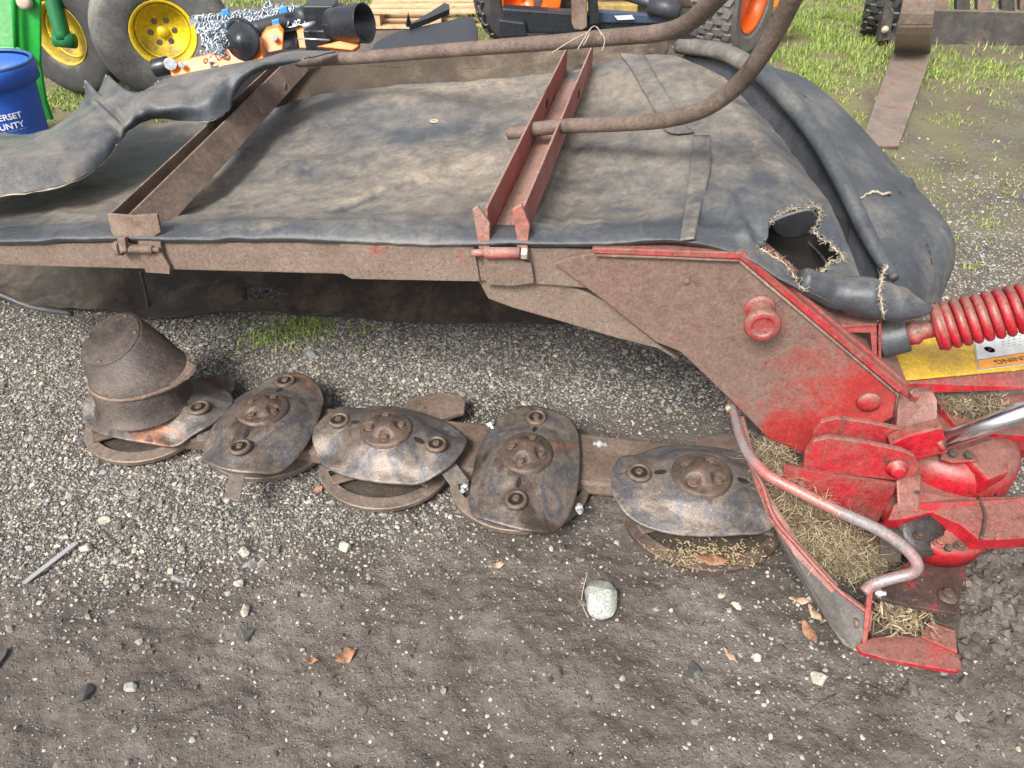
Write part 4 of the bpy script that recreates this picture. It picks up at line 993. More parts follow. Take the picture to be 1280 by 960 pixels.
# order: rightmost, then the others
d5 = place(D5c, D5a, math.radians(2), 0)
d4 = place(D4c, D4a)
d3 = place(D3c, D3a, math.radians(4), 0)
d2 = place(D2c, D2a, 0, math.radians(-3))
d1 = place(D1c, D1a)
for ch in list(proto.children): bpy.data.objects.remove(ch)
bpy.data.objects.remove(proto)
for o, l in ((d1, 'cutting disc under the tall round hat at the left end'), (d2, 'shiny blue grey cutting disc with rust patches, second from the left end'), (d3, 'wide cutting disc with orange rust patches on its front half'), (d4, 'cutting disc standing lengthwise to the viewer in the middle right'), (d5, 'broad dark cutting disc next to the red inner shoe')): o['label'] = l
d4.scale = (1.05, .93, 1.1); d3.scale = (.98, .93, 1.1); d2.scale = (1.03, .96, 1); d5.scale = (1.03, 1.03, 1)
for o_, s_ in ((d1, 1), (d2, 2), (d3, 3), (d4, 4), (d5, 5)): roughen(o_, s_, wing=.003 if s_ == 4 else .010, square=.09 if s_ == 4 else 0); turn_hub(o_, (.1, .5, -.35, .62, .25)[s_-1])
add_blade(d1, 1, math.radians(-68), .105); add_blade(d2, 1, math.radians(-84), .15); add_blade(d3, 1, math.radians(-58), .125, .05)
add_blade(d4, 1, math.radians(-12), .10, .045); add_blade(d5, 1, math.radians(-20), .12)

# tall hat on the first disc
bot = Gp(181, 500, .112); mid = Gp(173, 462, .195); top = Gp(139, 424, .275)
mb = MB(); n = 48
axv = (top-bot)
rings = [(0, .134), (.03, .128), (.15, .126), (.35, .128), (.50, .131), (.51, .127), (.7, .116), (.97, .096), (1, .093)]
def hc(t): return bot.lerp(mid, t*2) if t < .5 else mid.lerp(top, t*2-1)
vs = []; fs = []
tn = (Vector((-.26, -.36, 1))).normalized(); sx_ = Vector((1, 0, 0)); 
for t, r_0 in rings:
    c = hc(t); N = UP.lerp(tn, max(0, t*2-1)).normalized(); x = (sx_-N*N.dot(sx_)).normalized(); y = N.cross(x)
    for j in range(n):
        a = 2*math.pi*j/n; vs.append(c+(x*math.cos(a)+y*math.sin(a))*r_0)
for i in range(len(rings)-1):
    for j in range(n): k = (j+1) % n; fs.append((i*n+j, i*n+k, (i+1)*n+k, (i+1)*n+j))
fs.append(tuple((len(rings)-1)*n+j for j in range(n)))
ORG[d1.name] = D1c.copy(); hatm = weathered('hat_steel', [(.3, (.035, .028, .027)), (.52, (.075, .058, .05)), (.72, (.13, .098, .08))], scale=8, fine=70, rough=.55, metal=.2, spots=(.22, .09, .055), spotamt=.30, bump=.45)
hat = mobj('crop_hat', vs, fs, hatm, mower, smooth=True, bevel=.001)
hat['label'] = 'tall leaning round steel hat on the left end disc'
c = top; N = tn; x = (sx_-N*N.dot(sx_)).normalized(); y = N.cross(x)
mb = MB(); mb.lathe(c-N*.002, N, [(.090, 0), (.090, .004), (.085, .006), (0, .006)], 48); mb.build('hat_lid', hatm, hat, smooth=True)
for a in (.1, 1.2, 2.9, 4.6): mb = MB(); mb.lathe(c+(x*math.cos(a)+y*math.sin(a))*.078+N*.003, N, [(.007, 0), (.006, .004), (0, .005)], 12); mb.build('rivet', M_bolt, hat, smooth=True)
# raised weld band around the middle, worn open on the right
c = hc(.48); N = UP.copy(); x = (sx_-N*N.dot(sx_)).normalized(); y = N.cross(x)
P = [c+(x*math.cos(a)+y*math.sin(a))*(.132+(.022 if a > 5.4 else 0)*((a-5.4)/.9)) for a in np.linspace(2.9, 6.45, 40)]
mb = MB(); mb.tube(P, [.003+.0045*(i/39) for i in range(40)], 8, 1, jitter=.15); mb.build('torn_band', M_rust, hat, smooth=True)
mb = MB()
Pt = c+x*.125; mb.prism([Pt-y*.07-x*.02, Pt-y*.04+x*.03, Pt+x*.04+y*.0, Pt+y*.03+x*.02, Pt+y*.05-x*.01], (0, 0, .004)); mb.build('torn_band', M_rust, hat, bevel=.001)

# ---- skid shoes below the discs
def shoe(cpx, cpy, R, name='skid_shoe', a0=-165, a1=-12, z=.035, w_=.036, tilt=0, rot=0, mat=None):
    c = Gp(cpx, cpy, z); n = 90; vs = []; fs = []
    for i in range(n+1):
        t = i/n; a = math.radians(a0+(a1-a0)*t)+rot; wd = w_*(.35+.65*math.sin(math.pi*min(1, max(0, t)))**.6)
        e = Vector((math.cos(a), math.sin(a)*.86, 0)); zz = -.012*math.sin(math.pi*t)
        for rr, dz in ((R, -.012), (R+.001, .0), (R-.002, .002), (R-wd, .010), (R-wd-.001, .002)):
            vs.append(c+e*rr+UP*(zz+dz))
    for i in range(n):
        for k in range(4): a = i*5+k; fs.append((a, a+1, a+6, a+5))
    o = mobj(name, vs, fs, mat or M_dull, mower, smooth=False, solid=.004)
    # plate under the ring, caked with dirt
    m2 = MB(); ring = [c+Vector((math.cos(math.radians(q)+rot), math.sin(math.radians(q)+rot)*.86, 0))*(R-w_*.9)-UP*.012 for q in np.linspace(a0-8, a1+8, 30)]
    m2.prism(ring+[c+bn*.03+bd*.12-UP*.012, c+bn*.03-bd*.12-UP*.012], UP*-.008)
    m2.build('caked_dirt', M_dirtdark, o)
    # guard tongues from the bar
    for q in (a0+28, a1-25):
        e = Vector((math.cos(math.radians(q)+rot), math.sin(math.radians(q)+rot)*.86, 0)); s = Vector((-e.y, e.x, 0)).normalized()*.022
        m3 = MB(); m3.prism([c+e*(R-.02)-s*.7, c+e*(R-.10)-s, c+e*(R-.10)+s, c+e*(R-.02)+s*.7], UP*.010)
        m3.build('shoe_tongue', M_bar, o, bevel=.004)
    return o
shoe(184, 530, .172, a0=-178, a1=-25, rot=.05)
shoe(338, 545, .185, a0=-178, a1=-22, rot=.1)
shoe(483, 580, .180, a0=-178, a1=-12, rot=.02)
shoe(650, 603, .185, a0=-175, a1=-12)
shoe(878, 640, .205, a0=-188, a1=-5, rot=.06, mat=M_hub)
# bar end castings between the discs, rear lugs
LZ = .050
for x, y, r_0 in ((268, 480, .05), (385, 500, .045), (545, 508, .06), (600, 545, .03), (745, 560, .03), (905, 560, .06)):
    mb = MB(); LZ += .0015; p = Gp(x, y, LZ); n = 16
    mb.prism([p+Vector((math.cos(k*6.2832/n)*r_0*1.5, math.sin(k*6.2832/n)*r_0, 0))*(1+.16*random.uniform(-1, 1)) for k in range(n)], UP*-.016); o = mb.build('bar_lug', M_bar, bar, bevel=.004)
# bright new bolts and nuts on the bar
def zbolt(x, y, z, dirn, r=.0115, L=.026):
    mb = MB(); p = Gp(x, y, z); dirn = Vector(dirn).normalized(); mb.hexnut(p, dirn, r, .011); mb.cyl(p-dirn*.012, p+dirn*L, r*.55, 14); mb.build('zinc_bolt', M_zinc, bar, bevel=.0006)
zbolt(747, 555, .075, (.8, .1, -.2)); zbolt(724, 634, .07, (0, -1, .3)); zbolt(582, 608, .07, (-.3, -1, .3)); zbolt(614, 532, .085, (-.3, .4, .4), L=.006)
# crop remains in the last shoe
M_chaff = stone_material('chaff', [(0, (.20, .14, .07)), (.4, (.34, .26, .14)), (.8, (.46, .38, .22)), (1, (.5, .3, .16))])
def chaff(cx, cy, z, sxp, syp, n, name='chaff', seed=1, L=(.003, .012)):
    r = random.Random(seed); mb = MB()
    for _ in range(n):
        p = Gp(cx+r.gauss(0, sxp), cy+r.gauss(0, syp), z); a = r.uniform(0, 6.28); l = r.uniform(*L); u = Vector((math.cos(a), math.sin(a), r.uniform(-.2, .3)))*l/2; v = Vector((-u.y, u.x, 0)).normalized()*r.uniform(.0005, .0015)
        mb.prism([p-u-v, p+u-v, p+u+v, p-u+v], UP*.0008)
    return mb
o = chaff(885, 693, .036, 38, 10, 420, seed=4).build('chaff', M_chaff, None); setp(o, 'chopped dry stalk bits caught in the shoe of the right hand disc', 'chaff', kind='stuff')
o = leaf(890, 702, 40, 14, -.1, M_leaf, 'brown leaf piece caught in the shoe of the right hand disc', lift=Gp(890, 702, .036))

# ================================================================== hinge, gearbox and inner shoe (parts of the mower)
# inner shoe guard plate: outer grey side facing left, red edge
gpts = [(958, 641, .205), (972, 655, .197), (1000, 690, .16), (1040, 735, .115), (1086, 768, .085), (1083, 790, .055), (1066, 812, .02), (1054, 806, .02), (1036, 780, .035), (1006, 737, .06), (980, 690, .105), (966, 655, .17)]
def zp(x, y, z): return Uz(x, y, z)
mb = MB(); P = [zp(*p) for p in gpts]
mb.prism(P, Vector((.006, .002, .001)))
sg = mb.build('side_guard', weathered('worn_grey_steel', [(.3, (.07, .063, .058)), (.7, (.125, .112, .10))], scale=8, rough=.65), mower, bevel=.001)
mb = MB(); mb.prism([p+Vector((.0065, .003, .0012)) for p in P], Vector((.004, .001, .0008))); mb.build('guard_inside', M_red, sg, bevel=.001)
mb = MB(); mb.lathe(zp(1071, 778, .066)+Vector((-.003, -.001, 0)), Vector((-.95, -.25, .15)), [(.011, 0), (.010, .0035), (0, .004)], 20); mb.build('rivet', M_dull, sg, smooth=True)
# red upper edge going up to the hinge
mb = MB(); mb.prism([zp(*p) for p in ((916, 520, .29), (928, 522, .29), (944, 582, .25), (962, 625, .22), (1000, 684, .165), (1046, 733, .12), (1040, 742, .11), (992, 694, .15), (960, 648, .195), (942, 600, .235))], Vector((.005, .003, .001))); mb.build('guard_strip', M_red, sg, bevel=.001)
mb = MB(); mb.tube([zp(*p) for p in ((935, 578, .26), (952, 604, .24), (968, 648, .205), (1000, 686, .165), (1045, 735, .12), (1088, 768, .09))], .005, 8, 6); mb.build('guard_lip', M_red, sg, smooth=True)
# bent pipe handle
M_pipe = weathered('worn_pipe', [(.3, (.36, .10, .09)), (.45, (.40, .17, .15)), (.55, (.25, .22, .22)), (.7, (.34, .30, .30))], scale=5, fine=60, rough=.42, metal=.25, bump=.25, fineamt=.2)
mb = MB(); mb.tube([zp(*p) for p in ((916, 507, .30), (920, 528, .305), (932, 562, .31), (958, 592, .31), (1000, 615, .30), (1050, 640, .285), (1098, 662, .265), (1130, 684, .24), (1146, 704, .215), (1140, 716, .19), (1118, 722, .17), (1092, 730, .15), (1080, 740, .14))], [.009, .010, .0115]+[.0125]*10, 20, 8)
pipe = mb.build('bent_pipe_handle', M_pipe, mower, smooth=True)
def zb(x, y, z, dirn, r, L, parent, mat=M_zinc, sh=.55):
    mb = MB(); p = zp(x, y, z); dirn = Vector(dirn).normalized(); mb.hexnut(p, dirn, r, r*.95); mb.cyl(p-dirn*.004, p+dirn*L, r*sh, 14); return mb.build('bolt', mat, parent, bevel=.0006)
zb(926, 509, .30, (1, 0, .1), .009, .016, pipe); zb(912, 510, .30, (-1, 0, .1), .008, .010, pipe, M_fray)
mb = MB(); mb.prism([zp(*p) for p in ((908, 495, .31), (924, 494, .31), (928, 515, .30), (912, 517, .30))], (0, .006, 0)); mb.build('pipe_lug', M_red, pipe, bevel=.001)
zb(1096, 741, .135, (1, -.1, 0), .010, .018, pipe); 
mb = MB(); mb.prism([zp(*p) for p in ((1084, 740, .14), (1091, 741, .14), (1083, 806, .03), (1077, 811, .02))], (.004, .006, 0)); mb.build('guard_stay', M_red, sg, bevel=.001)
# inner shoe bottom (bright red tongue)
mb = MB()
out = [(1070, 806), (1090, 797), (1120, 793), (1150, 797), (1172, 802), (1187, 809), (1197, 819), (1202, 829), (1202, 836), (1195, 839), (1160, 833), (1110, 824), (1078, 815)]
mb.prism([zp(x, y, .03) for x, y in out], (0, 0, -.012))
ish = mb.build('inner_shoe', M_redclean, mower, bevel=.002)
mb = MB(); mb.prism([zp(x, y, .032) for x, y in ((1150, 797), (1160, 778), (1193, 790), (1196, 818))], (0, 0, .006)); mb.build('shoe_plate', M_redclean, ish, bevel=.002)
# bottom dark bed with chaff
mb = MB(); mb.prism([zp(x, y, .025) for x, y in ((1085, 770), (1120, 740), (1200, 760), (1198, 800), (1090, 800))], (0, 0, -.012)); mb.build('shoe_bed', M_dirtdark, ish)
# base plate under gearbox
mb = MB(); mb.prism([zp(x, y, .075) for x, y in ((1090, 745), (1110, 720), (1150, 690), (1215, 680), (1205, 725), (1196, 767), (1140, 757))], (0, 0, -.012))
bp_ = mb.build('base_plate', weathered('greasy_red', [(.3, (.03, .02, .018)), (.55, (.07, .045, .038)), (.72, (.42, .03, .03))], scale=12, rough=.4, bump=.5), mower, bevel=.002)
zb(1184, 744, .078, (0, 0, 1), .013, .004, bp_, M_hub); mb = MB(); mb.lathe(zp(1184, 746, .076), UP, [(.021, 0), (.021, .004), (.01, .005)], 24); mb.build('washer', M_hub, bp_, smooth=True)
zb(1204, 729, .06, (1, 0, 0), .014, .012, bp_, M_dull)
mb = MB(); mb.prism([zp(x, y, .05) for x, y in ((1188, 700), (1212, 684), (1206, 700), (1194, 716))], (0, 0, .008)); mb.build('bracket_fin', M_red, bp_, bevel=.001)
# more bolts, ribs and washers on the castings
for k in range(7):
    a = math.radians(200+k*24); p = zp(1172, 640, .155)+Vector((math.cos(a)*.104, math.sin(a)*.104, .001)); mb = MB(); mb.lathe(p, UP, [(.013, 0), (.013, .003), (0, .003)], 16); mb.hexnut(p+UP*.003, UP, .009, .008); mb.build('flange_bolt', M_hub if k % 2 else M_red, bp_, bevel=.0006)
mb = MB(); mb.prism([zp(*p) for p in ((1120, 600, .24), (1152, 596, .24), (1150, 640, .20), (1122, 640, .20))], (.02, .05, -.01)); mb.build('casting_rib', M_redclean, bp_, bevel=.006)
mb = MB(); mb.prism([zp(*p) for p in ((1196, 560, .255), (1240, 545, .255), (1262, 556, .25), (1262, 590, .235), (1236, 600, .235))], (0, .01, -.06)); mb.build('casting_ear', M_redclean, bp_, bevel=.008)
mb = MB(); mb.tube([zp(*p) for p in ((1126, 548, .285), (1150, 552, .27), (1172, 560, .262))], .005, 8, 5); mb.build('weld_bead', M_hub, bp_, smooth=True)
mb = MB(); mb.prism([zp(*p) for p in ((1098, 655, .17), (1130, 668, .165), (1126, 705, .12), (1100, 700, .12))], (.01, .02, -.01)); mb.build('casting_rib', M_dirtdark, bp_, bevel=.006)
# gearbox housing
gc = zp(1176, 575, .22)
mb = MB(); mb.lathe(zp(1186, 565, .165), (0, 0, 1), [(.150, -.10), (.153, 0), (.152, .03), (.140, .055), (.11, .07), (.05, .078), (0, .08)], 48)
gb = mb.build('gearbox', M_redclean, mower, smooth=True)
# ring flange below
mb = MB(); mb.lathe(zp(1172, 640, .14), (0, -.10, 1), [(.118, -.06), (.122, -.01), (.122, .006), (.110, .014), (.09, .018), (0, .02)], 48); mb.build('gearbox_flange', M_redclean, gb, smooth=True)
mb = MB(); mb.tube([zp(1172+72*math.cos(a)*1.02, 626+48*math.sin(a), .165) for a in np.linspace(math.pi*1.05, math.pi*1.95, 24)], .0035, 8, 1); mb.build('gasket', M_hole, gb, smooth=True)
# greasy round cap
mb = MB(); mb.lathe(zp(1152, 664, .15), (0, -.55, .83), [(.060, -.05), (.058, .0), (.050, .003), (.048, .006), (.040, .009), (.02, .011), (0, .011)], 40)
mb.build('greasy_cap', weathered('grease', [(.3, (.012, .012, .013)), (.7, (.05, .04, .035))], scale=14, rough=.35, bump=.35, fineamt=.4), gb, smooth=True)
for a in (0.3, 1.6, 2.6, 3.8, 5.2): 
    p = zp(1152, 664, .15)+Vector((math.cos(a)*.072, math.sin(a)*.06, .004)); mb = MB(); mb.hexnut(p, (0, -.5, .85), .009, .01); mb.build('bolt', M_hub, gb, bevel=.0006)
# arm to the right
mb = MB()
mb.prism([zp(*p) for p in ((1110, 650, .20), (1118, 630, .21), (1150, 614, .21), (1195, 622, .20), (1290, 620, .20), (1300, 622, .20), (1300, 672, .20), (1225, 675, .19), (1200, 655, .19), (1165, 640, .19), (1130, 650, .19))], (0, .01, -.045))
arm = mb.build('lower_arm', M_redclean, mower, bevel=.003)
zb(1144, 617, .215, (0, 0, 1), .009, .010, arm, M_hub)
mb = MB(); mb.tube([zp(*p) for p in ((1223, 622, .202), (1232, 645, .202), (1226, 674, .195))], .0035, 8, 5); mb.build('weld_bead', M_hub, arm, smooth=True)
# upright bracket right of gusset
mb = MB(); mb.prism([zp(*p) for p in ((1124, 490, .36), (1166, 489, .36), (1172, 500, .35), (1172, 560, .27), (1140, 570, .25), (1120, 545, .28))], (0, .03, -.01)); ub = mb.build('hinge_bracket', M_red, mower, bevel=.003)
zb(1142, 495, .365, (0, -.2, 1), .014, .004, ub, M_red); zb(1190, 568, .262, (0, -.2, 1), .011, .006, ub, M_hub); zb(1210, 570, .262, (0, -.2, 1), .011, .006, ub, M_hub)
mb = MB(); mb.prism([zp(*p) for p in ((1175, 575, .25), (1176, 562, .25), (1222, 564, .25), (1222, 578, .25), (1190, 580, .25))], (0, 0, .006)); mb.build('bolt_flange', M_redclean, gb, bevel=.002)
# clevis lugs
def rounded(x0, y0, x1, y1, r0, r1):
    """outline of a link with two round ends"""
    a = math.atan2(y1-y0, x1-x0); P = []
    for k in range(13): t = a+math.pi/2+math.pi*k/12; P.append((x0+r0*math.cos(t), y0+r0*math.sin(t)))
    for k in range(13): t = a-math.pi/2+math.pi*k/12; P.append((x1+r1*math.cos(t), y1+r1*math.sin(t)))
    return P
lug1 = [(1003, 592), (1006, 566), (1016, 552), (1036, 547), (1075, 552), (1128, 563), (1143, 570), (1149, 582), (1144, 595), (1130, 602), (1110, 600), (1060, 594)]
lug2 = [(x+10, y-24) for x, y in lug1]
DL = -.10
plate('clevis_lug', lug2, DL+.075, .014, M_red, mower, bevel=.003)
lg = plate('clevis_lug', lug1, DL, .014, M_red, mower, bevel=.003)
mb = MB(); mb.lathe(Ud(1121, 584, DL), -NV, [(.024, 0), (.024, .006), (.017, .007), (.0165, .020), (.013, .022), (0, .022)], 32); mb.build('pivot_pin', M_redclean, lg, smooth=True)
mb = MB(); mb.lathe(Ud(1128, 560, DL+.07), -NV, [(.026, 0), (.026, .022), (0, .022)], 32); mb.build('pin_collar', M_redclean, lg, smooth=True)
# folded box plate under the lugs
mb = MB(); mb.prism([Ud(x, y, DL-.005) for x, y in ((980, 583), (1123, 606), (1096, 657), (1060, 652), (1010, 638), (979, 600))], NV*.010+UP*0)
fb = mb.build('folded_plate', M_red, mower, bevel=.002)
mb = MB(); mb.prism([Ud(980, 583, DL-.006), Ud(1123, 606, DL-.006), Ud(1126, 603, DL+.05), Ud(985, 580, DL+.05)], UP*.005); mb.build('plate_flange', M_red, fb, bevel=.001)
# hydraulic rod with red clevis end
r0 = Ud(1176, 552, -.05); r1 = Ud(1360, 487, -.06)
mb = MB(); mb.cyl(r0, r1, .0215, 32); rod = mb.build('hydraulic_rod', M_chrome, mower, smooth=True)
mb = MB(); mb.prism([Ud(x, y, -.065) for x, y in ((1112, 556), (1135, 545), (1178, 534), (1186, 566), (1150, 574), (1128, 584), (1116, 580))], NV*.035); mb.build('rod_clevis', M_redclean, rod, bevel=.004)
mb = MB(); mb.cyl(r0-(r1-r0).normalized()*.008, r0+(r1-r0).normalized()*.004, .022, 24); mb.build('rod_collar', M_red, rod, smooth=True)
# bracket on top of the gusset that carries the spring
mb = MB(); A = [Ud(x, y, .01) for x, y in ((1040, 408), (1096, 405), (1096, 450), (1100, 462), (1092, 462), (1088, 416), (1045, 416))]
mb.prism(A, NV*.006)
sb = mb.build('spring_bracket', M_red, mower, bevel=.001)
mb = MB(); mb.prism([Ud(1040, 408, .008), Ud(1097, 405, .008), Ud(1097, 383, .09), Ud(1050, 383, .09)], UP*-.006); mb.prism([Ud(1098, 405, .008), Ud(1098, 470, .008), Ud(1100, 452, .09), Ud(1100, 383, .09)], TV*.006)
mb.build('bracket_top', M_red, sb, bevel=.001)
mb = MB(); P0 = Ud(1100, 425, .05); ax_ = (Ud(1290, 383, .02)-P0).normalized(); mb.cyl(P0, P0+ax_*.058, .042, 32, .040); ru = mb.build('rubber_bush', M_black, sb, smooth=True, bevel=.004)
Q = P0+ax_*.055
mb = MB(); mb.lathe(Q, ax_, [(.026, 0), (.028, .02), (.020, .03), (.018, .06), (.03, .066), (.03, .12)], 24); mb.build('rod_joint', M_red, mower, smooth=True)
S0 = P0+ax_*.115; S1 = P0+ax_*.42; n = 900; turns = 15
x = ax_.orthogonal().normalized(); y = ax_.cross(x)
mb = MB(); mb.tube([S0.lerp(S1, i/n)+(x*math.cos(2*math.pi*turns*i/n)+y*math.sin(2*math.pi*turns*i/n))*.044 for i in range(n)], .0100, 10, 1)
spring = mb.build('coil_spring', M_redclean, mower, smooth=True)
mb = MB(); mb.cyl(S0, S1, .038, 20); mb.build('spring_core', M_hub, spring, smooth=True)
mb = MB(); mb.lathe(S0+ax_*.01, ax_, [(.0, -.02), (.05, -.015), (.052, .0), (.03, .03)], 28, ); mb.build('spring_end', M_red, spring, smooth=True)
# yellow guard with the decal, red channel under it
M_yellow = weathered('yellow_guard_paint', [(.3, (.66, .40, .02)), (.7, (.78, .50, .04))], scale=8, rough=.5, dust=(.40, .24, .08), dustamt=.16, bump=.15)
yz = .36
def yq(pts, z=yz): return [zp(a, b, z) for a, b in pts]
mb = MB(); mb.prism(yq(((1118, 430), (1300, 400), (1300, 458), (1120, 475))), (0, .0, -.006)); yg = mb.build('yellow_guard', M_yellow, mower, bevel=.001)
M_white = plain('decal_white', (.62, .62, .60), .4); M_orange = plain('decal_orange', (.75, .30, .04), .4); M_ink = plain('decal_ink', (.03, .03, .03), .5); M_tan = plain('decal_tan', (.5, .42, .2), .5)
mb = MB(); mb.prism(yq(((1217, 424), (1300, 407), (1300, 453), (1222, 463)), yz+.0022), (0, 0, -.0012)); dec = mb.build('warning_decal', M_white, yg)
mb = MB(); mb.prism(yq(((1222, 450), (1300, 438), (1300, 451), (1223, 461)), yz+.0034), (0, 0, -.0008)); mb.build('decal_band', M_orange, dec)
mb = MB()
fr = [(1218.5, 425), (1223.5, 462)]
mb.tube(yq(((1299, 408), (1218.5, 425), (1222.8, 462), (1299, 452)), yz+.003), .0006, 4, 1); mb.tube(yq(((1222, 450), (1299, 438)), yz+.0036), .0006, 4, 1)
mb.build('decal_frame', M_ink, dec)
cI = zp(1237, 437, yz+.0024); ex = (zp(1249, 435, yz)-zp(1225, 439, yz))/2
mb = MB(); mb.lathe(cI, UP, [(.0128, 0), (.0128, .0004), (.0112, .0004), (.0112, 0)], 40)
mb.prism([cI+Vector(p)*.0095 for p in ((-.9, -.5, .05), (-.2, -.1, .05), (.5, .5, .05), (.9, .35, .05), (.4, -.1, .05), (-.1, -.6, .05))], UP*.0005)
mb.prism([cI+Vector(p)*.0095 for p in ((-.4, .5, .05), (.1, .25, .05), (.3, .75, .05), (-.1, .85, .05))], UP*.0005); mb.build('decal_symbol', M_ink, dec)
mb = MB()
for k in range(5):
    for s in range(7):
        a = zp(1254+s*7, 434-k*3.6-(1.25*s)+random.uniform(-.3, .3), yz+.0028); mb.box(a, ex.normalized()*random.uniform(.0022, .0030), Vector((0, .0006, 0)), (0, 0, .0002))
mb.build('decal_small_print', M_ink, dec)
def text(body, loc, xdir, ydir, size, mat, name, parent, th=.0003, stretch=1):
    cu = bpy.data.curves.new('t', 'FONT'); cu.body = body; cu.size = 1; cu.align_x = 'CENTER'; cu.align_y = 'CENTER'; cu.offset = .012
    to = bpy.data.objects.new('t', cu); scene.collection.objects.link(to)
    me = bpy.data.meshes.new_from_object(to, depsgraph=bpy.context.evaluated_depsgraph_get()); bpy.data.objects.remove(to)
    X = Vector(xdir).normalized(); Y = Vector(ydir); Y = (Y-X*Y.dot(X)).normalized(); Z = X.cross(Y)
    vs = [Vector(loc)+X*v.co.x*size*stretch+Y*v.co.y*size+Z*th for v in me.vertices]; fs = [tuple(p.vertices) for p in me.polygons]
    return mobj(name, vs, fs, mat, parent)
text('WARNING', zp(1276, 447.8, yz+.0040), zp(1240, 453, yz)-zp(1280, 447, yz), Vector((0, -1, 0)), .0225, M_ink, 'decal_lettering', dec, stretch=1.4)
mb = MB(); mb.prism([zp(*p) for p in ((1122, 478, .35), (1300, 461, .35), (1300, 486, .32), (1132, 492, .32))], (0, .01, -.01)); rc = mb.build('red_channel', M_redclean, mower, bevel=.002)
mb = MB(); mb.prism([zp(*p) for p in ((1170, 500, .27), (1300, 490, .27), (1300, 545, .25), (1200, 540, .25))], (0, 0, -.02)); mb.build('rear_plate', M_redclean, mower, bevel=.002)
mb = MB(); mb.prism([zp(*p) for p in ((1215, 553, .12), (1300, 540, .12), (1300, 565, .08), (1252, 566, .08))], (0, 0, -.02)); mb.build('rear_plate', plain('dark_red_frame', (.2, .012, .012), .6), mower, bevel=.002)

# ---- dry crop heaps caught on the machine
def straw_heap(name, blobs, label, seed=1, W=.00045):
    r = random.Random(seed); mb = MB()
    for (x, y, z, sp, hgt, n, L) in blobs:
        c = zp(x, y, z)
        for _ in range(n):
            p = c+Vector((r.gauss(0, sp), r.gauss(0, sp), abs(r.gauss(0, hgt)))); a = r.uniform(0, 6.28); e = r.gauss(0, .28)
            u = Vector((math.cos(a)*math.cos(e), math.sin(a)*math.cos(e), math.sin(e)))*L*r.uniform(.4, 1.2)
            q = p+u*.5+Vector([r.gauss(0, .003) for _ in range(3)]); v = u.cross(UP).normalized()*W*r.uniform(.6, 1.8)
            pts = [p-v, p+v, q-v, q+v, p+u-v*.4, p+u+v*.4]; mb.add(pts, [(0, 1, 3, 2), (2, 3, 5, 4)])
    o = mb.build(name, M_straw, None); return setp(o, label, 'dry grass', kind='stuff')
m, t, b = newmat('straw'); g = t.nodes.new('ShaderNodeNewGeometry'); rr = ramp(t, [(0, (.04, .03, .018)), (.35, (.14, .10, .06)), (.65, (.29, .22, .125)), (.85, (.48, .40, .26)), (.95, (.62, .55, .40)), (1, (.2, .24, .08))])
t.links.new(g.outputs['Random Per Island'], rr.inputs[0]); t.links.new(rr.outputs[0], b.inputs['Base Color']); b.inputs['Roughness'].default_value = .7; M_straw = m
def heap_base(pts, mat, name, parent, z_amp=.012):
    pass
straw_heap('dry_grass', [(1035, 680, .12, .030, .016, 2600, .045), (1000, 640, .15, .026, .016, 2000, .045), (975, 600, .18, .024, .014, 1200, .04), (1062, 700, .10, .026, .012, 1800, .04), (962, 570, .20, .02, .014, 700, .045), (1090, 690, .09, .02, .008, 900, .03)], 'heap of dry yellow grass packed inside the red inner shoe', 3)
straw_heap('dry_grass', [(1200, 505, .285, .022, .006, 500, .025), (1240, 500, .285, .02, .004, 250, .025), (1235, 512, .28, .025, .006, 300, .02)], 'dry grass bits lying on the red plate below the yellow guard', 5)
straw_heap('dry_grass', [(1070, 435, .47, .018, .008, 500, .018), (1040, 395, .52, .012, .006, 260, .016), (1080, 395, .50, .012, .002, 160, .014)], 'dry grass clump inside the red spring bracket', 6)
straw_heap('dry_grass', [(1120, 765, .045, .028, .006, 350, .04), (1150, 745, .05, .02, .004, 160, .05)], 'dry stalks lying on the bed of the inner shoe', 7, W=.0012)
# earth packed under those heaps
def clump(name, c, rx, ry, rz, mat, label):
    b = bmesh.new(); bmesh.ops.create_icosphere(b, subdivisions=4, radius=1); vs = []
    for v in b.verts:
        k = 1+.35*float(fbm(np.array(v.co.x*2.3+c.x*9), np.array(v.co.y*2.3+v.co.z), 4, 9)); vs.append(c+Vector((v.co.x*rx*k, v.co.y*ry*k, v.co.z*rz*k)))
    fs = [[v.index for v in f.verts] for f in b.faces]; b.free(); o = mobj(name, vs, fs, mat, None, smooth=True); return setp(o, label, 'dirt clump')
M_chaffdirt = weathered('chaff_dirt', [(.3, (.10, .075, .04)), (.7, (.26, .20, .11))], scale=30, fine=140, rough=.9, bump=1, fineamt=.5)
clump('dirt_clump', zp(1022, 668, .09), .085, .085, .045, M_chaffdirt, 'packed earth and chaff under the dry grass in the inner shoe')
clump('dirt_clump', zp(985, 610, .14), .05, .07, .05, M_chaffdirt, 'packed earth behind the bent pipe handle next to the gusset')
clump('dirt_clump', zp(1225, 515, .26), .06, .03, .016, M_dirtdark, 'dark earth on the red plate below the yellow guard')
# twine knotted on the long bent tube
P0 = Uc(742, 48, 1.80); mb = MB()
for pts in (((722, 62), (738, 36), (746, 34), (752, 44)), ((690, 66), (712, 52), (735, 40)), ((752, 44), (764, 46), (776, 55)), ((738, 40), (733, 50), (729, 57)), ((748, 36), (756, 50), (752, 64))):
    mb.tube([Uc(x, y, 1.775-.01*(i % 2)) for i, (x, y) in enumerate(pts)], .0011, 6, 6)
o = mb.build('baling_twine', M_fray, None, smooth=True); setp(o, 'frayed straw coloured twine knotted round the long bent tube', 'twine')
o = MB().build if False else None
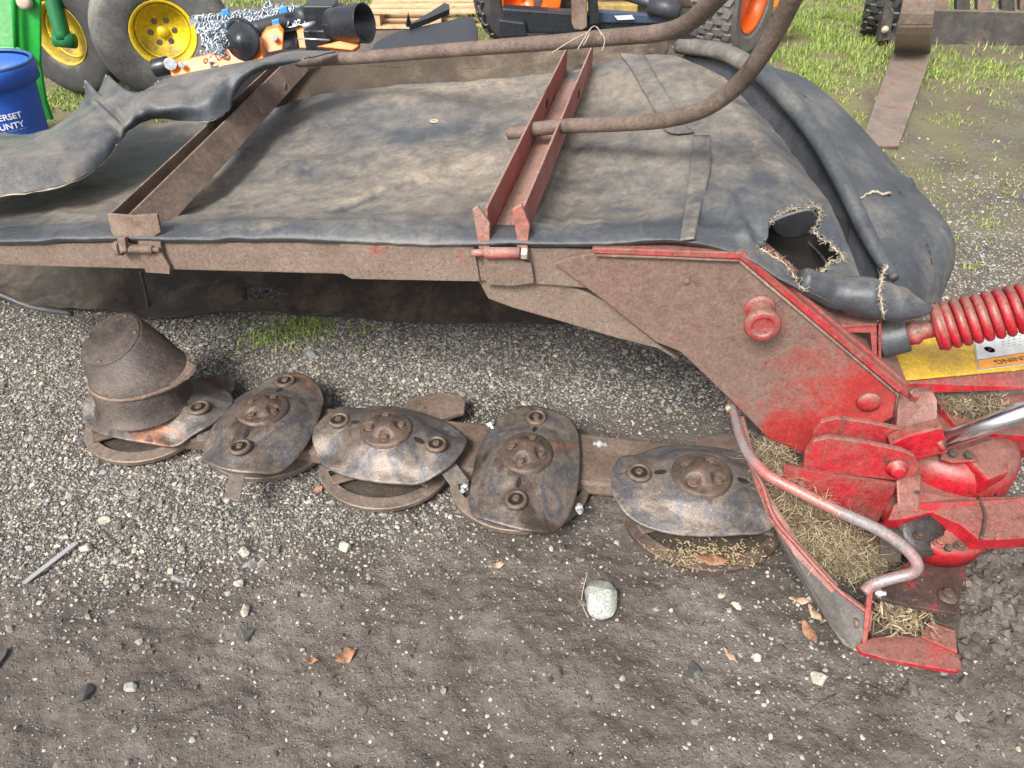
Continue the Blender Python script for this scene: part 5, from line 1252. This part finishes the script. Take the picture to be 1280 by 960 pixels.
# ================================================================== things beyond the mower
M_tyre = weathered('old_tyre', [(.3, (.085, .085, .083)), (.7, (.15, .148, .14))], scale=8, rough=.8, dust=(.24, .22, .19), dustamt=.42, bump=.3)
M_tyreblk = weathered('black_tyre', [(.3, (.03, .03, .03)), (.7, (.055, .055, .055))], scale=10, rough=.75, dust=(.2, .18, .16), dustamt=.30, bump=.3)
M_tyredust = weathered('dusty_turf_tyre', [(.3, (.11, .105, .10)), (.7, (.17, .16, .15))], scale=10, rough=.85, bump=.3)
M_rimyel = weathered('yellow_rim_paint', [(.3, (.72, .52, .015)), (.7, (.82, .62, .03))], scale=8, rough=.4, dust=(.25, .17, .07), dustamt=.32, bump=.1)
M_rimyeld = weathered('dirty_yellow_rim', [(.3, (.45, .32, .02)), (.7, (.70, .52, .03))], scale=8, rough=.6, dust=(.20, .13, .05), dustamt=.34, bump=.1)
M_green = plain('tractor_green', (.02, .33, .045), .35, var=.08); M_greend = plain('dark_green_casting', (.01, .14, .045), .45)
M_orangep = plain('orange_paint', (.78, .19, .015), .35, var=.06); M_rimor = plain('orange_rim', (.80, .13, .015), .35, var=.06)
M_blk = plain('black_paint', (.018, .02, .025), .32, var=.1); M_blkmat = plain('black_satin', (.035, .038, .045), .5)
M_chain = plain('galvanised_chain', (.42, .47, .52), .35, .6)
M_blue = plain('blue_plastic', (.022, .10, .46), .4, var=.06); M_blued = plain('blue_rim', (.04, .09, .22), .45)
M_wood = weathered('pale_timber', [(.3, (.50, .33, .18)), (.7, (.66, .46, .28))], scale=12, rough=.8, bump=.2)
M_steel = weathered('bare_steel', [(.3, (.055, .053, .052)), (.55, (.09, .085, .08)), (.7, (.14, .115, .10))], scale=6, rough=.5, metal=.3, dust=(.25, .19, .14), dustamt=.4, bump=.3)
def wheel(parent, c, ax, R, W, rR, mt, mr, lugs=0, dish=.05, bolts=6, twoway=False, tn='tyre'):
    ax = Vector(ax).normalized(); c = Vector(c); h = W/2; mb = MB()
    prof = [(rR*.97, -h*.72), (rR*1.03, -h*.80), (rR*1.18, -h*.95), (R*.82, -h*1.02), (R*.93, -h*.9), (R*.985, -h*.66), (R*.99, -h*.5), (R*.965, -h*.46), (R*.965, -h*.38), (R, -h*.34), (R, h*.34), (R*.965, h*.38), (R*.965, h*.46), (R*.99, h*.5), (R*.985, h*.66), (R*.93, h*.9), (R*.82, h*1.02), (rR*1.18, h*.95), (rR*1.03, h*.80), (rR*.97, h*.72)]
    mb.lathe(c, ax, prof, 64)
    mb.f = [f for f in mb.f if len(f) == 4]
    x = ax.orthogonal().normalized(); y = ax.cross(x)
    if lugs:
        for k in range(lugs):
            for q, row in enumerate(np.linspace(-.74, .74, 5)):
                a = 2*math.pi*(k+(q % 2)*.5)/lugs; e = x*math.cos(a)+y*math.sin(a); s = ax.cross(e)
                sk = .45 if q % 2 else -.45
                mb.box(c+e*(R*(1-.06*row*row)+.004)+ax*h*row, e*.009, (s+ax*sk).normalized()*(math.pi*R/lugs*.62), ax*h*.165)
    t = mb.build(tn, mt, parent, smooth=not lugs)
    mb = MB()
    mb.lathe(c, ax, [(rR*.99, -h*.70), (rR*1.06, -h*.86), (rR*1.05, -h*.88), (rR*.95, -h*.72), (rR*.90, -h*.2), (rR*.90, h*.35), (rR*.95, h*.72), (rR*1.05, h*.88), (rR*1.06, h*.86), (rR*.99, h*.70)], 56)
    mb.f = [f for f in mb.f if len(f) == 4]
    z0 = h*.35-dish
    mb.lathe(c, ax, [(rR*.90, z0+dish*.7), (rR*.84, z0+dish*.9), (rR*.78, z0+dish*.4), (rR*.55, z0+.0), (rR*.45, z0+.004), (rR*.2, z0+.010), (rR*.18, z0+.035), (0, z0+.038)], 48)
    mb.f = mb.f
    r_ = mb.build('rim', mr, t, smooth=True)
    mb = MB()
    for k in range(bolts):
        a = 2*math.pi*k/bolts+.3; mb.hexnut(c+(x*math.cos(a)+y*math.sin(a))*rR*.38+ax*(z0+.004), ax, .020, .018)
    if bolts:
        # wheel nuts are small: one piece per wheel
        mb.build('wheel_nuts', M_bolt, t, bevel=.001)
    return t
# ---- green tractor front end
tr = thing('green_tractor', (-2.3, 4.9, 0), 'green tractor front axle with yellow wheels standing in the grass', 'tractor')
wc = Uz(205, 41, .40)+Vector((-.03, .06, 0)); w1 = wheel(tr, wc, (.42, -1, .02), .37, .25, .165, M_tyre, M_rimyel, dish=.03)
w1['label'] = 'grey ribbed tyre with bright yellow dished rim'
wc2 = Uz(88, 38, .36)+Vector((0, .0, 0)); w2 = wheel(tr, wc2, (-.30, -1, .0), .35, .20, .165, M_tyreblk, M_rimyeld, dish=.05, bolts=8)
w2['label'] = 'dark tyre with dirty yellow rim seen from inside'
mb = MB(); a = wc2+Vector((.02, -.10, .30)); b_ = wc2+Vector((.03, -.16, -.01)); mb.tube([a+Vector((-.05, .0, .05)), a, (a+b_)/2, b_], [.035, .04, .045, .045], 14, 4); mb.cyl(b_+Vector((-.05, 0, 0)), b_+Vector((.06, 0, -.01)), .04); mb.build('axle_spindle', M_greend, tr, smooth=True)
mb = MB(); mb.box(wc2+Vector((.25, .35, .42)), (.45, 0, 0), (0, .15, 0), (0, 0, .10)); mb.build('front_axle', M_greend, tr, bevel=.02)
mb = MB(); mb.box(wc2+Vector((.40, .25, .33)), (.14, 0, 0), (0, .10, 0), (0, 0, .05)); mb.build('axle_pivot', M_rust, tr, bevel=.02)
# ---- green panel at the left edge
gp = thing('tractor_loader_frame', Uz(40, 150, 0), 'bright green folded steel plate beside the blue bucket', 'loader frame')
Yp = 3.95
def yp(pts, y=Yp): return [Uy(a, b, y) for a, b in pts]
mb = MB(); mb.prism(yp(((16, -60), (50, -60), (50, 82), (58, 130), (64, 150), (30, 130), (20, 62))), (0, .02, 0)); mb.build('green_plate', M_green, gp, bevel=.004)
mb = MB(); mb.prism(yp(((-60, -60), (14, -60), (18, 60), (-60, 58)), 3.93), (0, .02, 0)); mb.build('light_green_plate', plain('pale_green_paint', (.16, .42, .17), .35), gp, bevel=.004)
mb = MB(); mb.prism(yp(((-60, 62), (22, 62), (40, 78), (66, 150), (50, 150), (-60, 150)), 3.96), (0, .02, 0)); mb.build('lower_plate', M_green, gp, bevel=.004)
mb = MB(); mb.tube(yp(((14, -60), (17, 0), (20, 60)), 3.915), .012, 10, 1); mb.tube(yp(((-60, 60), (22, 60), (40, 76)), 3.915), .012, 10, 1); mb.build('folded_edge', M_green, gp, smooth=True)
mb = MB(); mb.lathe(Uy(32, 2, 3.93), (0, -1, .2), [(.035, 0), (.035, .02), (.02, .03), (0, .03)], 20); mb.build('pivot_boss', M_fray, gp, smooth=True)
# ---- blue recycling bucket
bz0 = Uz(-6, 168, 0); bc = Uy(6, 70, 3.55); bk = thing('recycling_bucket', (bc.x, bc.y, 0), 'blue plastic recycling bucket with white lettering at the left edge', 'bucket')
H = .44; R1 = .185; bcx = Uy(-22, 78, 3.6); cx, cy = bcx.x, bcx.y; H = bcx.z
mb = MB(); mb.lathe((cx, cy, 0.0), UP, [(R1*.80, 0), (R1*.88, H*.4), (R1*.97, H*.78), (R1, H*.98), (R1*.97, H*.985), (R1*.93, H*.6), (R1*.78, .01), (0, .01)], 48); mb.f = [f for f in mb.f if len(f) < 10]; mb.build('bucket_body', M_blue, bk, smooth=True)
mb = MB(); mb.lathe((cx, cy, H), UP, [(R1*1.0, -.085), (R1*1.12, -.08), (R1*1.13, -.012), (R1*1.10, 0), (R1*1.02, .0)], 48); mb.f = [f for f in mb.f if len(f) == 4]; mb.build('bucket_skirt', M_blue, bk, smooth=True)
mb = MB(); mb.tube([Vector((cx+R1*1.08*math.cos(a), cy+R1*1.08*math.sin(a), H)) for a in np.linspace(0, 2*math.pi, 49)], .008, 10, 1, cap=False); mb.build('bucket_rim', M_blued, bk, smooth=True)
M_letter = plain('white_lettering', (.75, .77, .8), .5)
def curved_text(body, z, size, am, name, R, stretch=1.0, thick=.02):
    cu = bpy.data.curves.new('t', 'FONT'); cu.body = body; cu.size = 1; cu.align_x = 'CENTER'; cu.offset = thick
    to = bpy.data.objects.new('t', cu); scene.collection.objects.link(to); me = bpy.data.meshes.new_from_object(to, depsgraph=bpy.context.evaluated_depsgraph_get()); bpy.data.objects.remove(to)
    vs = []
    for v in me.vertices:
        a = am+v.co.x*size*stretch/R; vs.append(Vector((cx+(R+.003)*math.cos(a), cy+(R+.003)*math.sin(a), z+v.co.y*size)))
    return mobj(name, vs, [tuple(p.vertices) for p in me.polygons], M_letter, bk)
am = math.radians(-62); zt_ = Uy(14, 150, cy-.14).z; print('bucket text z', zt_, H)
curved_text('SOMERSET', zt_, .036, am, 'lettering', R1*.93); curved_text('COUNTY', zt_-.042, .038, am, 'lettering', R1*.91); curved_text('Recycling', zt_-.082, .026, am, 'lettering', R1*.87)
mb = MB(); mb.tube([Vector((cx+(R1*.885+.002)*math.cos(a), cy+(R1*.885+.002)*math.sin(a), zt_-.052)) for a in np.linspace(am-.5, am+.5, 16)], .0012, 5, 1); mb.build('lettering', M_letter, bk)

# ---- orange and black rotary cutter with chain guard
rcut = thing('rotary_cutter', Uz(330, 110, 0), 'new orange and black rotary cutter with silver chain guard', 'rotary cutter')
def cy3(x, y, c): return Uc(x, y, c)
C0 = 3.75
mb = MB(); mb.prism([cy3(*p) for p in ((210, 79, 3.68), (325, 51, 3.68), (330, 76, 3.68), (214, 96, 3.68))], (0, .05, -.02)); mb.build('deck_side', M_orangep, rcut, bevel=.006)
mb = MB(); mb.cyl(cy3(192, 86, 3.72), cy3(212, 81, 3.72), .042); mb.build('end_roller', M_blk, rcut, smooth=True, bevel=.006)
mb = MB(); mb.cyl(cy3(213, 80, 3.66), cy3(213, 80, 3.64), .028); mb.cyl(cy3(227, 81, 3.66), cy3(227, 81, 3.64), .014); mb.build('bolt', M_zinc, rcut, bevel=.001)
mb = MB(); mb.prism([cy3(*p) for p in ((-10+345, 66, 3.7), (325, 48, 3.7), (332, 38, 3.7), (348, 34, 3.7), (354, 42, 3.7), (353, 62, 3.7))], (0, .03, .01)); br = mb.build('orange_bracket', M_orangep, rcut, bevel=.004)
mb = MB(); mb.cyl(cy3(343, 47, 3.69), cy3(343, 47, 3.66), .014); mb.build('bolt', M_zinc, br, bevel=.001)
mb = MB(); mb.prism([cy3(*p) for p in ((370, 36, 3.8), (384, 33, 3.8), (386, 60, 3.8), (374, 60, 3.8))], (0, .03, .01)); mb.build('orange_bracket', M_orangep, rcut, bevel=.004)
mb = MB(); mb.prism([cy3(*p) for p in ((395, 58, 3.7), (448, 45, 3.7), (448, 58, 3.7), (440, 63, 3.7))], (0, .04, -.02)); mb.build('orange_bracket', M_orangep, rcut, bevel=.004)
mb = MB(); mb.lathe(cy3(305, 52, 3.66), (-.25, -1, .35), [(.085, 0), (.088, .01), (.08, .016), (.05, .03), (.03, .06), (.0, .062)], 36); mb.build('blade_pan', M_blk, rcut, smooth=True)
mb = MB(); mb.lathe(cy3(306, 40, 3.72), (-.5, -1, .1), [(.062, 0), (.068, .05), (.045, .06), (.045, .03), (.0, .03)], 30); mb.build('shaft_bell', M_blk, rcut, smooth=True)
mb = MB(); mb.tube([cy3(316, 38, 3.75), cy3(345, 30, 3.78), cy3(380, 22, 3.82)], .038, 20, 3); mb.cyl(cy3(372, 24, 3.8), cy3(384, 20, 3.82), .048); mb.build('drive_shaft', M_blkmat, rcut, smooth=True)
mb = MB(); mb.box(cy3(404, 26, 3.82), (.075, 0, 0), (0, .07, 0), (0, 0, .085)); mb.box(cy3(404, 10, 3.82), (.085, 0, 0), (0, .08, 0), (0, 0, .012)); mb.box(cy3(398, 48, 3.82), (.06, 0, 0), (0, .05, 0), (0, 0, .05)); gbx = mb.build('gearbox', M_blk, rcut, bevel=.008)
mb = MB(); mb.cyl(cy3(378, 33, 3.70), cy3(394, 29, 3.72), .012); mb.build('pto_shaft', M_zinc, gbx, smooth=True)
a = cy3(416, 33, 3.74); b_ = cy3(456, 29, 3.66); mb = MB(); dr = (b_-a).normalized(); L = (b_-a).length
mb.lathe(a, dr, [(.080, 0), (.085, L*.3), (.088, L*.98), (.090, L), (.084, L), (.080, L*.3), (0, L*.28)], 40); mb.f = [f for f in mb.f]; mb.build('shaft_guard', M_blk, rcut, smooth=True)
mb = MB(); mb.cyl(cy3(372, 48, 3.68), cy3(412, 50, 3.68), .004); mb.build('tie_rod', M_zinc, rcut, smooth=True)
mb = MB(); mb.prism([cy3(*p) for p in ((250, 74, 3.7), (262, 52, 3.7), (270, 58, 3.7), (270, 72, 3.7))], (0, .03, 0)); mb.prism([cy3(*p) for p in ((236, 23, 3.8), (254, 28, 3.8), (237, 33, 3.8))], (0, .02, 0)); mb.build('black_bracket', M_blk, rcut)
mb = MB(); mb.prism([cy3(*p) for p in ((352, 40, 3.85), (372, 38, 3.85), (372, 62, 3.85), (355, 62, 3.85))], (0, .05, 0)); mb.build('side_box', M_blkmat, rcut, bevel=.004)
mb = MB(); r = random.Random(3)
def link(mb, p, u, v, L=.022, W=.013, rr=.0038):
    P = [p+u*(L*math.cos(a))+v*(W*math.sin(a)) for a in np.linspace(0, 2*math.pi, 9)]
    mb.tube(P, rr, 5, 1, cap=False)
def rv(): return Vector([r.gauss(0, 1) for _ in range(3)]).normalized()
for k in range(32):
    x0 = 246+k*4.1+r.uniform(-.8, .8); y0 = 22-10*(k/32)+r.uniform(-1, 1)
    for q in range(5):
        p = cy3(x0+q*.6+r.uniform(-1, 1), y0+q*4.2, 3.82-.01*q); u = (Vector((r.gauss(0, .3), r.gauss(0, .3), 1))).normalized() if q % 2 else rv(); link(mb, p, u, u.orthogonal().normalized())
for k in range(80):
    p = cy3(272+r.gauss(0, 9), 60+r.gauss(0, 9), 3.66+r.uniform(0, .05)); u = rv(); link(mb, p, u, u.orthogonal().normalized())
for k in range(45):
    p = cy3(258+r.uniform(0, 40), 30+r.uniform(0, 22), 3.72+r.uniform(0, .05)); u = rv(); link(mb, p, u, u.orthogonal().normalized())
for k in range(40):
    p = cy3(330+r.uniform(0, 44), 12+r.gauss(0, 7), 3.85+r.uniform(0, .05)); u = rv(); link(mb, p, u, u.orthogonal().normalized())
mb.build('chain_guard', M_chain, rcut, smooth=True)
M_tag = plain('blue_tag', (.05, .25, .62), .4)
for x0, y0 in ((290, 28), (345, 28), (355, 12), (282, 15)):
    mb = MB(); mb.box(cy3(x0, y0, 3.72), (.018, 0, .004), (0, .01, 0), (0, 0, .014)); mb.build('blue_tag', M_tag, rcut, bevel=.003)
# ---- black mower deck lying on the grass
dk = thing('mower_deck', Uz(540, 62, 0), 'dark grey flat mower deck lying behind the curtain', 'mower deck')
mb = MB(); z_ = .22
out = [(455, 78), (470, 52), (500, 38), (560, 26), (582, 20), (592, 22), (597, 36), (596, 52), (590, 60), (540, 72)]
mb.prism([Uz(x, y, z_) for x, y in out], (0, 0, -.006)); top_ = mb.build('deck_top', M_blkmat, dk, bevel=.002)
mb = MB(); mb.prism([Uz(x, y, z_-.006) for x, y in ((592, 22), (597, 36), (596, 52), (590, 60), (586, 58), (588, 36), (586, 24))], (0, 0, -.10)); mb.build('deck_skirt', M_blk, dk, bevel=.002)
mb = MB(); mb.prism([Uz(x, y, z_) for x, y in ((512, 38), (556, 10), (562, 12), (562, 18), (535, 30))], (0, 0, .035)); mb.build('deck_rib', M_blkmat, dk, bevel=.002)
mb = MB(); mb.prism([Uz(508, 34, z_), Uz(514, 34, z_), Uz(514, 30, z_+.03), Uz(510, 16, z_+.06), Uz(507, 30, z_+.03)], (0, .02, 0)); mb.build('deck_tab', M_blk, dk)
# ---- timber pallets
def pallet(ox, oy, wd, label, rows, ang=0, z0=0):
    c = Uz(ox, oy, z0); t_ = thing('wooden_pallet', (c.x, c.y, z0), label, 'pallet', 'pallets stacked in the yard')
    ca, sa = math.cos(ang), math.sin(ang); X = Vector((ca, sa, 0)); Y = Vector((-sa, ca, 0))
    for k in range(5):
        mb = MB(); mb.box(c+Y*(k*.19)+UP*.115, X*wd, Y*.05, UP*.009); mb.build('deck_board', M_wood, t_, bevel=.002)
        mb = MB(); mb.box(c+Y*(k*.19)+UP*.010, X*wd, Y*.05, UP*.009); mb.build('bottom_board', M_wood, t_, bevel=.002)
    for k in (-1, 0, 1): mb = MB(); mb.box(c+X*k*(wd-.05)+Y*.38+UP*.062, X*.045, Y*.42, UP*.042); mb.build('bearer', M_wood, t_, bevel=.003)
    return t_
pallet(545, 34, .52, 'pale new wooden pallet lying on the grass behind the mower deck', 5, .03)
pallet(560, 16, .50, 'second pale wooden pallet, farther back and higher up in the photo', 5, -.04)

# ---- orange tractor
ot = thing('orange_tractor', (1.2, 6.2, 0), 'orange compact tractor with black front frame and turf tyres', 'tractor')
wcR = Uy(918, 14, 5.6); R_ = wcR.z*.96; print('orange wheel centre', wcR)
wr = wheel(ot, (wcR.x, 5.6, .40), (.80, -.60, 0), .40, .30, .215, M_tyredust, M_rimor, lugs=34, dish=.09, bolts=5)
wl = wheel(ot, (Uy(652, 5, 5.9).x, 5.9, .32), (.3, -1, 0), .32, .22, .16, M_tyreblk, M_rimor, lugs=26, bolts=5)
def oy(pts, y): return [Uy(a, b, y) for a, b in pts]
mb = MB(); mb.prism(oy(((628, 10), (716, 16), (752, 20), (845, 28), (850, 45), (752, 42), (628, 42)), 5.3), (0, .12, 0)); mb.build('front_frame', M_blk, ot, bevel=.012)
mb = MB(); mb.prism(oy(((624, 24), (656, 28), (660, 46), (624, 48)), 5.2), (0, .12, 0)); mb.build('frame_foot', M_blk, ot, bevel=.012)
mb = MB(); mb.prism(oy(((715, -30), (734, -30), (734, 34), (728, 38), (718, 37), (715, 30)), 5.15), (0, .1, 0)); mb.build('hitch_post', M_rust, ot, bevel=.008)
mb = MB(); mb.prism(oy(((735, -30), (744, -30), (750, 30), (737, 32)), 5.18), (0, .1, 0)); mb.build('hitch_post', M_blk, ot, bevel=.008)
mb = MB(); mb.prism(oy(((742, 14), (850, 22), (850, 30), (742, 28)), 5.28), (0, .08, 0)); mb.build('frame_rail', plain('blue_black_paint', (.04, .06, .10), .3), ot, bevel=.006)
mb = MB(); mb.cyl(Uy(775, -8, 5.4), Uy(838, 12, 5.2), .030); mb.cyl(Uy(812, 6, 5.28), Uy(850, 14, 5.2), .055); mb.build('hydraulic_ram', M_blkmat, ot, smooth=True)
mb = MB(); mb.prism(oy(((688, -25), (706, -25), (700, 10), (684, 12)), 5.7), (0, .1, 0)); mb.build('orange_upright', M_rimor, ot, bevel=.008)
mb = MB(); mb.prism(oy(((828, -25), (846, -25), (846, 6), (828, 4)), 5.7), (0, .1, 0)); mb.build('orange_upright', M_rimor, ot, bevel=.008)
mb = MB(); mb.prism(oy(((948, -30), (1010, -30), (980, 8), (962, 12), (950, 4)), 5.75), (0, .12, 0)); mb.build('orange_fender', M_orangep, ot, bevel=.012)
mb = MB(); mb.box(Uy(750, -30, 6.4), (.7, 0, 0), (0, .5, 0), (0, 0, .12)); mb.build('engine_block', M_hub, ot, bevel=.02)
mb = MB(); mb.box(Uy(760, 8, 5.9), (.2, 0, 0), (0, .08, 0), (0, 0, .03)); mb.build('dirty_yellow_cover', weathered('dirty_yellow', [(.3, (.2, .14, .06)), (.7, (.5, .35, .10))], scale=12), ot, bevel=.008)
mb = MB(); mb.prism(oy(((768, 20), (790, 19), (793, 24), (772, 25)), 5.26), (0, .006, 0)); mb.build('paper_sticker', M_white, ot)

# ---- fork machine at the right
fm = thing('forklift', (2.6, 5.9, 0), 'dirty steel fork carriage and black wheel at the top right', 'forklift')
wcF = Uy(1092, 8, 5.75); wheel(fm, (Uy(1108, 8, 6.2).x, 6.2, .34), (.9, -.5, 0), .34, .24, .16, M_tyreblk, M_steel, lugs=22, bolts=0)
mb = MB(); mb.prism(oy(((1105, 12), (1300, 16), (1300, 58), (1245, 58), (1110, 54)), 5.95), (0, .05, 0)); mb.build('carriage_plate', M_steel, fm, bevel=.003)
mb = MB(); mb.prism(oy(((1112, -30), (1124, -30), (1112, 50), (1098, 52)), 5.88), (0, .06, 0)); up_ = mb.build('carriage_side', M_steel, fm, bevel=.003)
mb = MB(); mb.lathe(Uy(1106, 37, 5.87), (0, -1, .2), [(.025, 0), (.025, .01), (.014, .012), (.014, .03), (0, .03)], 16); mb.build('bolt', M_fray, up_, smooth=True)
for k, x_ in enumerate((1168, 1196, 1222, 1252, 1275)):
    mb = MB(); mb.prism(oy(((x_, -30), (x_+16, -30), (x_+17, 14), (x_, 13)), 6.05+.02*k), (0, .05, 0)); mb.build('mast_rail', M_steel if k % 2 else M_rust, fm, bevel=.004)
# fork: shank and tine
hl, hr = Uz(1114, 72, .03), Uz(1163, 70, .03); tl, tr_ = Uz(1075, 183, .015), Uz(1123, 183, .015)
mb = MB(); n = 10
shL = [Uy(1142, -60, 5.2), Uy(1124, 30, 5.2)]; shR = [Uy(1178, -60, 5.2), Uy(1166, 30, 5.2)]
Ls = shL+[Uz(1119, 62, .06), hl, Uz(1104, 100, .03), tl]; Rs = shR+[Uz(1164, 62, .06), hr, Uz(1153, 100, .03), tr_]
Lc, _ = catmull(Ls, [0]*6, 6); Rc, _ = catmull(Rs, [0]*6, 6); vs = []; fs = []
for a, b_ in zip(Lc, Rc): vs += [a, b_, b_+Vector((0, .012, -.022)), a+Vector((0, .012, -.022))]
for i in range(len(Lc)-1):
    for j in range(4): k = (j+1) % 4; fs.append((i*4+j, i*4+k, i*4+4+k, i*4+4+j))
fs += [(0, 1, 2, 3), tuple(4*(len(Lc)-1)+j for j in (3, 2, 1, 0))]
fk = mobj('fork', vs, fs, weathered('worn_fork_steel', [(.3, (.17, .13, .105)), (.55, (.25, .20, .165)), (.7, (.22, .12, .085))], scale=5, rough=.6, metal=.2, bump=.3), fm, bevel=.002)
fk['label'] = 'worn flat steel fork bent down and lying on the ground'
